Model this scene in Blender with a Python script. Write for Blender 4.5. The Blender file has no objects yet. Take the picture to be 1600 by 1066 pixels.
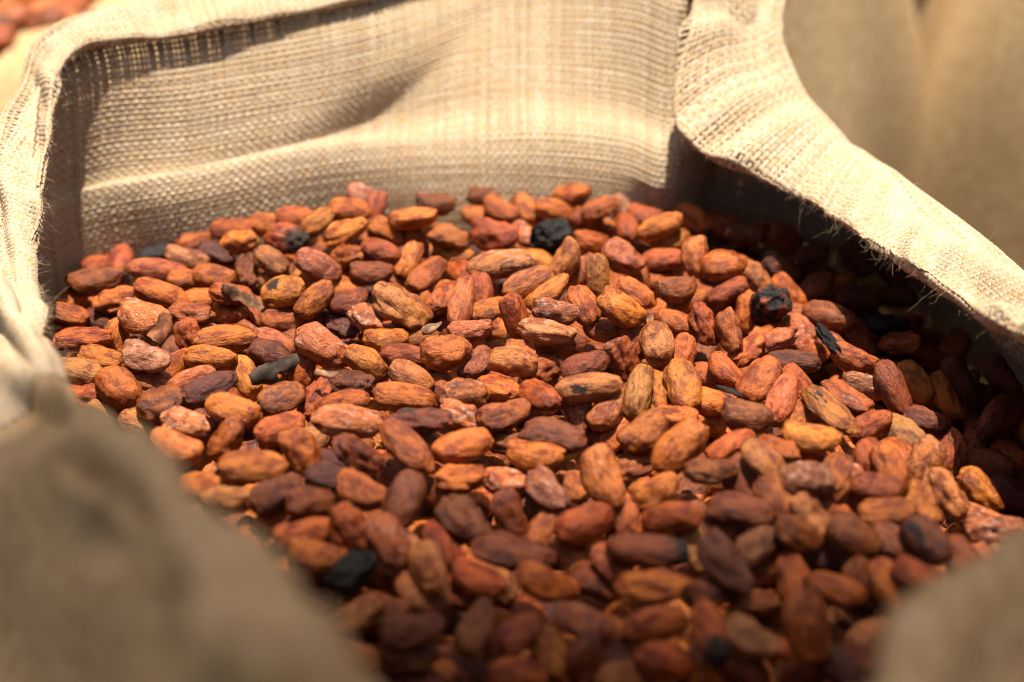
import bpy, bmesh, math, random
import numpy as np
from mathutils import Vector, Quaternion, Matrix, noise

random.seed(11)
rng = np.random.default_rng(11)
SC = bpy.context.scene
COL = SC.collection

# ------------------------------------------------------------------ camera
cam = bpy.data.cameras.new('camera')
cam.lens = 50.0
cam.sensor_width = 36.0
cam.clip_start = 0.01
cam.clip_end = 60.0
cam.dof.use_dof = True
cam.dof.focus_distance = 0.513
cam.dof.aperture_fstop = 4.8
cam_ob = bpy.data.objects.new('camera', cam)
COL.objects.link(cam_ob)
cam_ob.location = (0, 0, 0.289)
cam_ob.rotation_euler = (math.radians(90 - 33), 0, 0)
SC.camera = cam_ob

# ------------------------------------------------------------------ daylight
SUN_DIR = Vector((0.03, 0.11, 0.985)).normalized()          # towards the sun
elev = math.asin(SUN_DIR.z)
world = bpy.data.worlds.new('World')
SC.world = world
world.use_nodes = True
wn = world.node_tree
sky = wn.nodes.new('ShaderNodeTexSky')
sky.sky_type = 'NISHITA'
sky.sun_disc = False
sky.dust_density = 6.0
sky.ozone_density = 0.4
sky.sun_elevation = elev
sky.sun_rotation = math.atan2(SUN_DIR.x, SUN_DIR.y)
wn.links.new(sky.outputs[0], wn.nodes['Background'].inputs[0])
wn.nodes['Background'].inputs[1].default_value = 0.05
sun = bpy.data.lights.new('sun', 'SUN')
sun.energy = 5.0
sun.angle = math.radians(0.53)
sun.color = (1.0, 0.92, 0.80)
sun_ob = bpy.data.objects.new('sun', sun)
COL.objects.link(sun_ob)
sun_ob.rotation_euler = SUN_DIR.to_track_quat('Z', 'Y').to_euler()
vs = SC.view_settings
vs.view_transform = 'Standard'
vs.look = 'None'
vs.exposure = 1.28
vs.gamma = 1.0
vs.use_curve_mapping = False
SC.cycles.max_bounces = 6
SC.cycles.diffuse_bounces = 2
SC.cycles.use_denoising = True
SC.cycles.pixel_filter_type = 'BLACKMAN_HARRIS'
SC.cycles.filter_width = 1.0
SC.cycles.transparent_max_bounces = 8

BEANS = [
(262,5592,24,969,-98,-116,-194,180,112,90,14,392,91,11,19,14,0,'topmost cocoa bean against the back cloth'),
(-330,5506,19,886,444,118,59,180,108,88,13,151,40,8,9,6,0,'small brown cocoa bean above the reddish bean with a thin stalk tip'),
(374,5435,35,965,177,-168,100,180,109,88,12,327,75,9,40,1,0,'small dark-stained orange cocoa bean below and right of the topmost bean against the back cloth'),
(66,5575,-42,795,332,45,-506,180,108,88,5,405,108,11,18,7,0,'small orange cocoa bean above and left of the black charred chunk'),
(184,5490,3,904,401,118,-86,180,110,88,3,383,95,10,26,7,0,'small orange cocoa bean below and left of the topmost bean against the back cloth'),
(-680,5296,105,947,273,146,88,180,119,88,1,409,103,11,4,17,0,'small orange cocoa bean above and right of the pinkish bean with a burnt dark end'),
(-48,5482,0,820,503,-20,-271,180,108,88,16,332,76,9,24,13,0,'small orange cocoa bean above the long pale-frosted bean under the purple-ringed one'),
(770,5372,30,884,392,45,-253,180,108,88,3,405,98,11,19,14,0,'small orange cocoa bean above the upright bean with a dark central stripe'),
(-914,5342,43,972,234,31,8,180,108,91,6,365,77,10,29,9,0,'small reddish cocoa bean above and right of the pinkish bean with a burnt dark end'),
(-409,5204,113,967,-242,-79,-17,212,129,94,1,478,134,17,2,5,0,'golden cocoa bean above the reddish bean with a thin stalk tip'),
(-806,5220,88,927,129,-173,307,180,108,88,12,345,110,12,6,8,0,'small golden cocoa bean above and right of the pinkish bean with a burnt dark end'),
(616,5189,81,840,507,-131,145,202,108,88,6,406,114,11,25,0,0,'orange cocoa bean above and right of the crinkled pink bean right of the charred chunk'),
(491,5317,11,758,57,-2,-650,180,108,89,3,270,51,8,16,9,0,'small reddish cocoa bean above the crinkled pink bean right of the charred chunk'),
(-1174,5273,25,968,225,-90,-66,201,108,88,2,305,64,8,7,17,0,'reddish cocoa bean left of the pinkish bean with a burnt dark end'),
(-678,5095,112,976,80,-192,66,202,123,88,11,461,142,16,1,18,0,'golden cocoa bean right of the pinkish bean with a burnt dark end'),
(-523,5185,59,883,345,278,-157,180,108,88,12,352,92,10,52,16,0,'small dark-stained orange cocoa bean above the large tan bean with a dark-stained tip'),
(988,5317,-18,975,-40,-32,-216,180,108,88,4,139,36,8,14,5,0,'small brown cocoa bean above the blocky black-red bean'),
(-70,5182,47,862,477,-130,-117,218,142,94,8,320,58,9,37,17,0,'dark-stained reddish cocoa bean above the long pale-frosted bean under the purple-ringed one'),
(-260,5159,53,987,113,89,-73,180,117,94,10,299,83,10,14,19,0,'small golden cocoa bean above and right of the reddish bean with a thin stalk tip'),
(1178,5389,-82,865,395,306,-54,180,123,88,1,268,58,8,22,14,0,'small reddish cocoa bean above the blocky black-red bean'),
(-913,5046,105,928,133,-123,-324,207,148,125,12,277,52,16,40,48,1,'pinkish cocoa bean with a burnt dark end'),
(-1359,5355,-76,916,293,8,274,180,108,88,11,322,73,9,22,0,0,'small orange cocoa bean right of the glossy black bean against the back cloth'),
(-1119,5132,44,881,407,-197,-138,191,108,88,24,484,143,17,26,13,0,'golden cocoa bean left of the pinkish bean with a burnt dark end'),
(334,5225,-14,947,127,212,206,180,108,93,16,349,76,9,26,15,0,'small reddish cocoa bean right of the black charred chunk'),
(-527,5009,63,792,581,-6,-184,180,108,88,5,266,51,8,41,8,0,'small dark-stained reddish cocoa bean above the large tan bean with a dark-stained tip'),
(-1217,5116,-4,972,3,183,-147,180,108,88,23,87,19,8,60,6,0,'small dark purple-brown cocoa bean above the brown husk flake'),
(-1490,5197,-54,968,137,-147,148,180,108,88,9,12,9,9,0,12,0,'glossy black cocoa bean against the back cloth'),
(-243,5142,-26,953,208,-91,-199,180,108,88,4,377,112,13,14,14,0,'small golden cocoa bean left of the long pale-frosted bean under the purple-ringed one'),
(1289,5347,-144,897,407,-31,169,180,122,88,24,175,50,8,24,13,0,'small brown cocoa bean above and right of the blocky black-red bean'),
(732,4983,57,678,182,399,-590,180,114,95,16,403,114,22,21,54,0,'small frosted orange cocoa bean left of the broad flat orange bean at the shadow edge'),
(-662,4964,68,888,215,-272,-303,180,114,88,25,259,64,8,50,13,0,'small dark-stained orange cocoa bean right of the pinkish bean with a burnt dark end'),
(440,4918,91,953,30,153,-260,193,146,120,8,268,63,16,35,52,0,'crinkled pink cocoa bean right of the charred chunk'),
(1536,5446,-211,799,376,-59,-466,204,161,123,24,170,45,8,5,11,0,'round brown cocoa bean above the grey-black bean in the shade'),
(-418,5010,29,836,119,-208,493,180,108,88,5,457,127,16,16,14,0,'small golden cocoa bean above and left of the reddish bean with a thin stalk tip'),
(-1662,5256,-112,752,87,11,-653,180,108,88,7,355,69,21,22,47,0,'small frosted reddish cocoa bean left of the glossy black bean against the back cloth'),
(-1329,5057,2,941,303,150,2,190,108,88,13,310,100,31,8,63,0,'frosted tan cocoa bean right of the long frosted bean below the glossy black one'),
(614,5008,30,963,261,-62,-17,180,108,89,5,315,59,8,8,7,0,'small reddish cocoa bean right of the crinkled pink bean right of the charred chunk'),
(221,4956,60,657,536,-242,472,180,124,103,15,354,116,29,1,9,0,'pale oval cocoa bean in front of the charred chunk'),
(-960,4927,70,919,171,73,-346,180,108,90,19,248,81,18,29,6,0,'small tan cocoa bean below and left of the pinkish bean with a burnt dark end'),
(-49,4875,86,906,405,-122,20,275,123,94,17,359,108,19,2,78,0,'long pale-frosted cocoa bean under the purple-ringed one'),
(-768,4884,75,934,251,222,-123,198,123,90,4,282,64,17,11,68,0,'frosted reddish cocoa bean below and right of the pinkish bean with a burnt dark end'),
(842,4901,63,988,-113,-44,98,187,162,130,21,346,86,9,20,0,0,'broad flat orange cocoa bean at the shadow edge'),
(1109,5087,-58,932,256,226,-121,180,108,88,8,128,30,8,75,8,0,'small dark purple-brown cocoa bean above the blocky black-red bean'),
(-1067,4963,2,714,283,-95,-633,180,108,88,12,172,40,8,9,20,0,'small brown cocoa bean above the brown husk flake'),
(-1421,4951,9,880,430,192,66,257,108,88,7,347,79,20,12,50,0,'long frosted cocoa bean below the glossy black one'),
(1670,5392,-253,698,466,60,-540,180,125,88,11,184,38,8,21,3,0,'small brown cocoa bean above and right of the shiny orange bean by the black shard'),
(-560,4892,34,959,274,45,58,180,108,88,13,178,40,8,22,17,0,'small brown cocoa bean above and left of the large tan bean with a dark-stained tip'),
(-330,4802,83,876,13,-42,480,227,118,88,5,268,60,8,44,10,0,'reddish cocoa bean with a thin stalk tip'),
(336,4826,62,711,127,508,-469,180,108,88,1,322,120,27,15,10,0,'small tan cocoa bean above and left of the smooth golden oval bean'),
(-1177,4851,41,996,-21,36,-73,180,118,96,0,282,68,8,40,6,0,'small dark-stained orange cocoa bean above and left of the brown husk flake'),
(980,4956,-22,771,474,123,-407,180,108,88,10,285,81,15,3,63,0,'small frosted orange cocoa bean right of the broad flat orange bean at the shadow edge'),
(-1291,4911,-8,972,-203,80,89,180,108,88,3,348,88,12,11,10,0,'small golden cocoa bean right of the long frosted bean below the glossy black one'),
(-1674,4930,-29,957,278,-64,54,246,122,99,16,188,46,8,26,9,0,'brown cocoa bean above and left of the wide bean dusted white beside the curled shell'),
(60,4692,109,848,450,48,274,227,113,88,17,330,94,18,7,47,0,'frosted orange cocoa bean below and right of the long pale-frosted bean under the purple-ringed one'),
(1251,5020,-104,921,190,-112,322,180,117,90,7,159,38,8,18,6,0,'small brown cocoa bean above the black shard'),
(639,4698,76,935,300,85,165,181,120,88,15,199,47,8,18,2,0,'small brown cocoa bean right of the smooth golden oval bean'),
(-878,4696,68,971,160,-163,-71,183,148,99,20,395,129,14,12,18,2,'round golden cocoa bean with a black chip'),
(847,4813,-6,963,-46,-261,48,187,108,88,4,242,47,8,35,5,0,'dark-stained reddish cocoa bean below the broad flat orange bean at the shadow edge'),
(141,4629,102,943,3,-263,203,207,108,88,15,417,123,15,29,0,0,'golden cocoa bean above the bean with a split dark skin'),
(1112,4929,-81,816,413,133,-382,180,108,88,14,400,94,11,0,10,0,'small orange cocoa bean above and right of the blocky black-red bean'),
(-1353,4694,59,949,228,215,-21,218,110,88,1,401,95,11,21,7,0,'orange cocoa bean below the long frosted bean below the glossy black one'),
(-1070,4657,79,980,-118,0,-157,187,119,90,9,293,58,8,54,17,0,'dark-stained reddish cocoa bean above the brown husk flake'),
(477,4693,57,922,286,104,-239,180,108,90,9,387,89,11,27,19,0,'small orange cocoa bean above and right of the smooth golden oval bean'),
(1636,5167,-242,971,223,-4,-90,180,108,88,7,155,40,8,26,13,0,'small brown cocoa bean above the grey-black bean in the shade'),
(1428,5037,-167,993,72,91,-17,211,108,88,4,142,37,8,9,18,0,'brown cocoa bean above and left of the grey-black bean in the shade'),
(-271,4693,41,791,89,-52,603,180,108,88,8,340,78,10,1,7,0,'small orange cocoa bean left of the slim upright pinkish bean'),
(-755,4662,52,883,287,-194,316,187,113,88,6,312,86,8,14,19,0,'orange cocoa bean right of the round golden bean with a black chip'),
(-1533,4708,22,942,306,-3,136,182,114,88,24,373,89,10,25,2,0,'small orange cocoa bean above and left of the curled broken shell'),
(-633,4692,22,948,196,16,249,180,110,94,14,186,39,8,4,12,0,'small brown cocoa bean above and right of the big red-tan bean with a cracked skin'),
(-188,4566,95,657,409,80,629,236,108,89,0,347,88,19,9,53,0,'slim upright pinkish cocoa bean'),
(267,4552,94,817,210,148,-516,180,118,94,19,354,83,10,27,18,0,'small orange cocoa bean left of the smooth golden oval bean'),
(-421,4587,70,941,143,251,-174,252,167,114,24,318,109,23,55,6,0,'large tan cocoa bean with a dark-stained tip'),
(403,4457,131,953,88,281,-74,198,136,107,16,445,133,16,10,12,0,'smooth golden oval cocoa bean'),
(-96,4580,51,966,88,-32,242,180,108,88,13,330,90,9,24,2,0,'small orange cocoa bean right of the slim upright pinkish bean'),
(924,4758,-60,665,91,524,-525,180,108,92,19,418,99,11,25,20,0,'small orange cocoa bean left of the blocky black-red bean'),
(-1091,4652,4,911,-13,-108,-399,180,114,89,13,316,71,9,8,10,0,'small orange cocoa bean below and left of the brown husk flake'),
(162,4480,107,846,532,3,-42,182,108,88,8,237,60,14,13,72,0,'small frosted reddish cocoa bean above and right of the bean with a split dark skin'),
(-991,4704,-35,891,156,175,-388,180,108,90,11,327,71,9,51,6,0,'small dark-stained orange cocoa bean right of the brown husk flake'),
(-1717,4660,-15,990,-92,101,-42,180,110,88,1,307,70,8,10,9,0,'small reddish cocoa bean left of the wide bean dusted white beside the curled shell'),
(-1202,4520,70,968,248,-4,-46,185,108,88,25,247,55,8,44,16,0,'small dark-stained reddish cocoa bean above and right of the curled broken shell'),
(12,4447,112,779,220,459,-367,180,108,88,1,312,63,8,22,13,0,'small reddish cocoa bean above and left of the bean with a split dark skin'),
(1247,4746,-80,787,572,-128,-192,219,122,102,2,229,55,8,18,11,0,'brown cocoa bean above the black shard'),
(-550,4568,27,891,-20,30,-453,180,120,94,23,271,71,16,29,78,0,'red cocoa bean with a white crust on one edge'),
(-1370,4463,93,944,235,-77,-218,219,142,98,13,376,103,20,25,70,0,'wide cocoa bean dusted white beside the curled shell'),
(-880,4634,-21,856,509,-1,88,180,108,88,9,313,76,9,49,16,0,'small dark-stained orange cocoa bean below the round golden bean with a black chip'),
(635,4597,-14,980,-67,148,-110,180,108,88,2,354,87,10,41,17,0,'small dark-stained orange cocoa bean left of the upright bean with a dark central stripe'),
(-661,4642,-49,944,67,86,-312,180,108,88,24,104,22,8,53,5,0,'small dark purple-brown cocoa bean above the dark purple bean'),
(728,4550,8,753,308,279,-510,180,108,91,24,261,48,8,42,6,0,'small dark-stained reddish cocoa bean left of the upright bean with a dark central stripe'),
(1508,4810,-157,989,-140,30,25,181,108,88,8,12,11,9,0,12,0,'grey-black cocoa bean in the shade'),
(1125,4695,-104,783,391,-186,-447,180,108,90,18,331,81,20,8,69,0,'small frosted reddish cocoa bean above the thin blackish-purple bean by the black shard'),
(353,4498,16,970,224,62,-75,180,108,88,7,254,60,8,50,5,0,'small dark-stained reddish cocoa bean below and left of the smooth golden oval bean'),
(125,4269,157,986,-101,22,-130,221,108,88,8,387,134,39,27,63,0,'bean with a split dark skin'),
(814,4477,22,554,559,-114,-606,180,108,88,8,283,66,8,42,12,0,'upright cocoa bean with a dark central stripe'),
(-156,4438,44,725,669,119,110,180,113,88,15,349,76,21,27,71,0,'small frosted reddish cocoa bean above and right of the plump orange bean with dark specks'),
(-1048,4360,69,928,298,155,161,241,108,88,19,340,90,9,23,9,0,'long orange cocoa bean below the brown husk flake'),
(1372,4710,-158,873,143,339,-321,196,108,90,0,175,40,8,14,16,0,'brown cocoa bean above the shiny orange bean by the black shard'),
(-1577,4386,49,982,-156,20,101,229,120,99,12,348,74,9,15,17,0,'reddish cocoa bean left of the wide bean dusted white beside the curled shell'),
(-467,4463,-4,981,9,93,171,180,108,88,14,413,130,14,7,6,0,'small golden cocoa bean below the large tan bean with a dark-stained tip'),
(995,4518,-40,973,17,-226,42,202,108,88,23,344,80,20,26,54,0,'frosted reddish cocoa bean above and left of the thin blackish-purple bean by the black shard'),
(-1192,4430,11,766,350,360,-400,180,108,88,25,309,63,9,53,16,0,'small dark-stained reddish cocoa bean right of the curled broken shell'),
(173,4296,88,863,503,-33,25,191,108,88,4,266,63,8,4,3,0,'slim orange cocoa bean with a frayed end'),
(1523,4667,-153,852,380,-310,-187,182,108,88,24,292,68,8,18,10,0,'small orange cocoa bean below and right of the grey-black bean in the shade'),
(525,4302,81,674,327,-2,-662,180,132,106,5,359,124,30,22,3,0,'small tan cocoa bean below and right of the smooth golden oval bean'),
(-693,4349,40,879,381,165,-233,236,138,96,12,309,75,18,27,63,0,'big red-tan cocoa bean with a cracked skin'),
(886,4445,-34,930,37,-221,293,180,108,88,25,442,96,12,5,10,0,'small orange cocoa bean below and right of the upright bean with a dark central stripe'),
(1142,4563,-115,957,147,243,-49,180,108,88,14,388,89,23,11,61,0,'small frosted reddish cocoa bean left of the black shard'),
(-235,4232,97,960,269,-44,60,191,134,112,9,324,79,9,29,18,0,'plump orange cocoa bean with dark specks'),
(-874,4314,27,878,418,183,-146,180,113,88,3,127,29,8,66,16,0,'small dark purple-brown cocoa bean above the flat dark husk'),
(608,4297,32,811,291,-237,449,185,114,88,12,395,83,11,41,16,0,'dark-stained orange cocoa bean below and left of the upright bean with a dark central stripe'),
(-383,4303,24,738,671,19,-69,205,108,90,5,241,48,8,39,4,0,'dark-stained reddish cocoa bean left of the plump orange bean with dark specks'),
(-1298,4201,90,923,370,74,-81,182,116,93,8,315,116,51,49,72,0,'grey mouldy-looking cocoa bean below the curled shell'),
(-1080,4230,66,886,457,-65,-33,207,108,89,11,374,109,11,26,2,0,'orange cocoa bean above the dark wrinkled bean like a dried date'),
(-1490,4306,15,979,150,138,-5,180,108,88,9,337,97,9,15,19,0,'small orange cocoa bean left of the grey mouldy-looking bean below the curled shell'),
(406,4203,78,755,198,511,-361,180,115,88,24,234,45,8,47,14,0,'small dark-stained reddish cocoa bean right of the shrivelled bean with torn shell'),
(1285,4443,-83,750,614,-91,-227,180,116,88,15,317,72,9,6,16,0,'shiny orange cocoa bean by the black shard'),
(4,4152,110,869,488,24,-76,180,112,92,3,389,124,23,1,58,0,'small frosted golden cocoa bean below and left of the bean with a split dark skin'),
(-528,4279,23,871,423,139,-208,180,108,88,3,345,107,10,16,16,0,'small orange cocoa bean above and right of the dark purple bean'),
(1033,4345,-22,973,-221,-6,-72,207,108,91,3,100,25,8,52,12,0,'thin blackish-purple cocoa bean by the black shard'),
(-121,4246,36,839,-85,-134,520,180,108,88,14,210,52,17,8,49,0,'small frosted brown cocoa bean above and right of the small bean ringed with white frost'),
(256,4118,109,946,273,-147,94,180,108,88,0,166,32,8,38,10,0,'shrivelled cocoa bean with torn shell'),
(-770,4339,-47,781,130,-434,429,180,108,88,19,309,70,8,24,1,0,'small orange cocoa bean below and left of the big red-tan bean with a cracked skin'),
(108,4188,49,887,282,162,329,180,113,89,25,243,53,8,39,7,0,'small dark-stained reddish cocoa bean below the bean with a split dark skin'),
(-1552,4213,24,983,158,88,-29,180,110,88,1,309,114,25,26,0,0,'small tan cocoa bean left of the grey mouldy-looking bean below the curled shell'),
(765,4208,25,875,-138,269,-378,180,113,88,14,356,76,10,1,1,0,'small reddish cocoa bean left of the stout brown bean leaning right'),
(-955,4210,6,722,462,-91,-507,180,108,88,17,468,149,16,9,17,0,'small golden cocoa bean left of the flat dark husk'),
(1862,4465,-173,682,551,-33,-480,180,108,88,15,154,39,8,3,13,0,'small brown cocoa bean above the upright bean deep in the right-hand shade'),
(-354,4165,31,961,146,185,-142,180,108,88,6,322,98,23,23,10,0,'small tan cocoa bean below and left of the plump orange bean with dark specks'),
(-1287,4191,4,983,20,179,43,180,108,90,18,358,108,29,18,4,0,'small tan cocoa bean below the curled broken shell'),
(876,4126,46,897,76,-227,371,204,135,109,2,322,72,9,8,9,0,'stout brown cocoa bean leaning right'),
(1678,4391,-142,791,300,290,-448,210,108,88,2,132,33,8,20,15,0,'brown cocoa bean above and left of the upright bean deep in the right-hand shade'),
(-1121,4109,51,605,758,89,225,180,108,92,2,402,97,24,6,65,0,'small frosted reddish cocoa bean below and right of the curled broken shell'),
(1493,4332,-104,692,511,-32,-509,192,109,88,19,365,109,13,27,20,0,'golden cocoa bean below and right of the grey-black bean in the shade'),
(-575,4108,44,959,155,-159,-176,203,108,88,12,122,30,8,69,13,0,'dark purple cocoa bean'),
(594,4051,78,746,132,137,-638,219,127,98,19,369,110,10,14,0,0,'orange cocoa bean above the large amber bean lying diagonally'),
(1304,4299,-105,713,687,-34,-135,180,113,88,14,292,99,29,1,69,0,'small frosted tan cocoa bean above and right of the slim amber bean with dark blotches'),
(262,3981,113,853,517,-55,38,236,108,88,2,340,114,28,21,7,2,'thin pale cocoa bean with a black blotch'),
(1383,4238,-69,723,392,126,-554,225,108,88,0,176,35,8,19,10,0,'brown cocoa bean right of the smooth reddish bean beside the slim amber one'),
(-1044,4013,88,953,167,-50,249,220,108,88,12,92,19,8,67,15,0,'dark wrinkled cocoa bean like a dried date'),
(-1368,4059,56,817,475,-38,-326,180,141,119,6,318,76,9,22,7,0,'small orange cocoa bean below and left of the grey mouldy-looking bean below the curled shell'),
(-46,4060,55,961,71,-84,-254,180,108,88,9,455,105,12,20,4,0,'small orange cocoa bean right of the small bean ringed with white frost'),
(434,4027,65,781,-132,-367,487,216,108,89,4,289,111,20,5,17,0,'tan cocoa bean right of the thin pale bean with a black blotch'),
(-163,4009,73,877,456,133,69,180,108,88,10,269,77,16,14,63,0,'small cocoa bean ringed with white frost'),
(509,4070,23,585,393,-189,-684,180,108,88,23,364,109,10,5,13,0,'small orange cocoa bean above the large amber bean lying diagonally'),
(1596,4300,-147,804,161,185,-541,202,108,88,15,397,115,11,8,14,0,'orange cocoa bean above and left of the upright bean deep in the right-hand shade'),
(96,3985,74,877,225,-177,-386,190,108,88,2,287,56,8,42,15,0,'dark-stained reddish cocoa bean left of the thin pale bean with a black blotch'),
(-366,4005,59,962,244,124,4,229,108,88,5,336,82,10,22,15,0,'orange cocoa bean above and left of the bean with two burnt dark patches'),
(-793,4016,48,951,137,28,277,180,126,89,6,233,62,9,70,20,0,'small dark purple-brown cocoa bean below and right of the flat dark husk'),
(-1503,4098,-10,947,285,-144,-43,180,108,89,23,328,67,9,22,2,0,'small reddish cocoa bean below and left of the grey mouldy-looking bean below the curled shell'),
(-684,4065,11,806,147,-206,534,180,108,88,23,272,52,8,4,5,0,'small reddish cocoa bean below and left of the dark purple bean'),
(1177,4078,-4,913,82,-20,-399,234,115,96,25,277,59,8,4,19,0,'smooth reddish cocoa bean beside the slim amber one'),
(930,4008,43,745,379,-94,541,209,108,88,7,400,85,22,23,58,0,'frosted orange cocoa bean below and right of the stout brown bean leaning right'),
(691,4045,7,974,200,108,-22,180,108,88,0,499,120,13,19,15,1,'small charred orange cocoa bean above and right of the large amber bean lying diagonally'),
(-1204,3974,53,963,194,-182,52,180,141,96,9,211,55,8,78,6,0,'small dark purple-brown cocoa bean below the grey mouldy-looking bean below the curled shell'),
(-581,3967,53,941,269,-206,-13,208,108,92,7,310,69,8,21,14,0,'reddish cocoa bean above the long dusty pink bean'),
(225,3990,23,687,371,232,-580,180,113,94,0,287,65,17,15,75,0,'small frosted reddish cocoa bean below the shrivelled bean with torn shell'),
(330,3953,43,799,353,-59,483,180,108,88,16,389,112,21,23,51,0,'small frosted orange cocoa bean below and right of the shrivelled bean with torn shell'),
(-941,3894,84,985,117,30,-121,195,116,93,0,392,107,11,8,5,0,'smooth caramel cocoa bean below the dark wrinkled one'),
(1086,3946,39,855,228,-24,-465,250,108,89,9,283,90,10,44,0,2,'slim amber cocoa bean with dark blotches'),
(-25,3902,57,952,240,-21,191,193,108,88,8,236,57,8,9,18,0,'orange cocoa bean below and right of the small bean ringed with white frost'),
(-1405,4031,-36,943,274,188,-38,180,108,88,7,285,112,23,5,15,0,'small tan cocoa bean below and left of the grey mouldy-looking bean below the curled shell'),
(-165,3915,42,962,196,181,-52,180,108,88,23,338,86,18,14,76,0,'small frosted orange cocoa bean below the small bean ringed with white frost'),
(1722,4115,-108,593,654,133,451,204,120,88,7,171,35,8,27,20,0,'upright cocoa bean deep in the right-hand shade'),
(784,3845,85,903,420,59,-64,180,123,104,14,178,49,8,16,14,0,'round dark cocoa bean with a black stem'),
(-310,3824,93,996,17,-51,-77,223,109,88,24,135,28,8,35,6,2,'bean with two burnt dark patches'),
(568,3930,13,879,441,-142,-117,180,108,88,25,373,89,10,0,15,0,'small orange cocoa bean left of the round dark bean with a black stem'),
(-544,3801,105,953,245,162,69,250,119,91,19,339,90,18,18,68,0,'long dusty pink cocoa bean'),
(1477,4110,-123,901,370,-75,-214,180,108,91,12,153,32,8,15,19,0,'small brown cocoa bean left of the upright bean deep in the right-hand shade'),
(-1097,3863,47,839,496,217,-57,180,108,88,12,468,150,47,20,78,0,'small frosted tan cocoa bean left of the smooth caramel bean below the dark wrinkled one'),
(1236,3952,-26,766,582,40,269,180,108,88,11,261,52,8,36,20,0,'small dark-stained reddish cocoa bean right of the slim amber bean with dark blotches'),
(-1273,3959,-33,907,364,72,-200,180,108,88,6,356,127,29,6,15,0,'small tan cocoa bean below the grey mouldy-looking bean below the curled shell'),
(-774,3827,55,930,325,-38,170,180,108,88,6,333,68,9,6,17,0,'small reddish cocoa bean below the flat dark husk'),
(1350,3961,-52,897,89,-12,-434,199,108,88,18,266,106,22,26,14,0,'tan cocoa bean below and right of the smooth reddish bean beside the slim amber one'),
(364,3936,-40,744,515,24,425,180,108,88,3,418,93,11,1,13,0,'small orange cocoa bean below and right of the thin pale bean with a black blotch'),
(443,3783,67,866,364,-178,292,180,129,93,13,276,74,8,3,15,0,'small orange cocoa bean left of the large amber bean lying diagonally'),
(140,3766,75,987,100,-9,-125,231,124,103,10,139,32,8,0,11,0,'brown cocoa bean below and left of the thin pale bean with a black blotch'),
(-947,3791,43,832,225,-371,345,180,108,89,9,248,59,8,36,16,0,'small dark-stained reddish cocoa bean below the smooth caramel bean below the dark wrinkled one'),
(975,3710,102,947,293,-41,-122,201,108,88,14,440,141,13,23,11,0,'orange cocoa bean below and left of the slim amber bean with dark blotches'),
(2,3863,-29,985,-112,-55,-121,180,108,88,9,166,43,8,20,7,0,'small brown cocoa bean below and right of the small bean ringed with white frost'),
(-163,3707,77,986,41,-48,153,206,125,98,17,407,96,11,28,6,0,'orange cocoa bean below and right of the bean with two burnt dark patches'),
(718,3714,67,926,-264,-246,110,180,108,88,6,394,80,11,22,6,0,'small reddish cocoa bean below and left of the round dark bean with a black stem'),
(540,3674,96,866,295,-234,328,223,135,112,17,348,93,11,1,4,0,'large amber cocoa bean lying diagonally'),
(-338,3659,105,868,319,108,-365,236,108,88,9,272,63,8,41,10,0,'bean with a bright orange stripe'),
(-1096,3689,70,897,408,45,-162,182,124,101,16,413,113,19,15,13,0,'small orange cocoa bean below and left of the dark wrinkled bean like a dried date'),
(865,3689,66,799,438,-256,-323,180,108,88,24,289,66,8,44,2,0,'small dark-stained orange cocoa bean above and right of the pale-bellied bean with a dark flank'),
(-678,3660,87,783,348,300,-419,180,117,89,10,310,75,9,28,13,0,'small orange cocoa bean below and left of the long dusty pink bean'),
(1526,3923,-122,736,261,-306,544,184,108,88,23,260,53,8,38,11,0,'small dark-stained reddish cocoa bean above the pale tan bean at the edge of the shade'),
(74,3684,48,941,280,-122,-147,206,108,88,13,405,108,11,28,17,0,'orange cocoa bean below and left of the thin pale bean with a black blotch'),
(-487,3612,103,910,225,346,-27,199,108,88,25,156,35,8,47,3,0,'dark-stained brown cocoa bean below the long dusty pink bean'),
(798,3556,126,927,75,216,-297,180,121,88,7,334,116,27,49,7,0,'pale-bellied cocoa bean with a dark flank'),
(1375,3751,-30,723,376,-326,479,190,119,95,6,344,101,19,18,68,0,'frosted orange cocoa bean above the bean with black burnt patches near the right front'),
(1162,3669,30,734,-13,490,-469,180,108,88,15,272,53,8,1,5,1,'small charred reddish cocoa bean right of the round greyish bean like a ball'),
(414,3747,-32,957,233,-47,167,180,108,88,23,302,75,9,5,17,0,'small orange cocoa bean above and left of the speckled red-brown bean above the charcoal-ended one'),
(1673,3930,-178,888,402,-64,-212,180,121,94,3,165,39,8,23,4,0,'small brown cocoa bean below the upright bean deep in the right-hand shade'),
(-811,3522,134,987,79,96,106,219,123,90,1,381,106,10,23,9,0,'orange cocoa bean below the smooth caramel bean below the dark wrinkled one'),
(1211,3599,68,524,621,-235,-534,199,108,88,10,362,90,10,29,16,0,'orange cocoa bean below and right of the smooth reddish bean beside the slim amber one'),
(630,3534,107,980,-173,34,94,181,121,88,9,181,49,8,54,14,0,'small dark purple-brown cocoa bean below and right of the large amber bean lying diagonally'),
(1014,3509,104,786,132,-190,574,180,108,88,9,290,75,8,26,18,0,'small orange cocoa bean right of the round greyish bean like a ball'),
(-572,3546,73,991,102,44,-78,180,108,88,4,92,20,8,80,7,0,'small dark purple-brown cocoa bean below the long dusty pink bean'),
(284,3557,59,687,442,96,-569,219,138,91,14,419,120,23,28,55,0,'frosted orange cocoa bean above and left of the speckled red-brown bean above the charcoal-ended one'),
(-159,3571,49,994,60,-86,-29,180,108,88,25,395,98,11,14,9,0,'small orange cocoa bean below and right of the bean with a bright orange stripe'),
(912,3456,132,849,528,4,2,180,123,96,19,223,64,18,23,74,0,'round greyish cocoa bean like a ball'),
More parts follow.
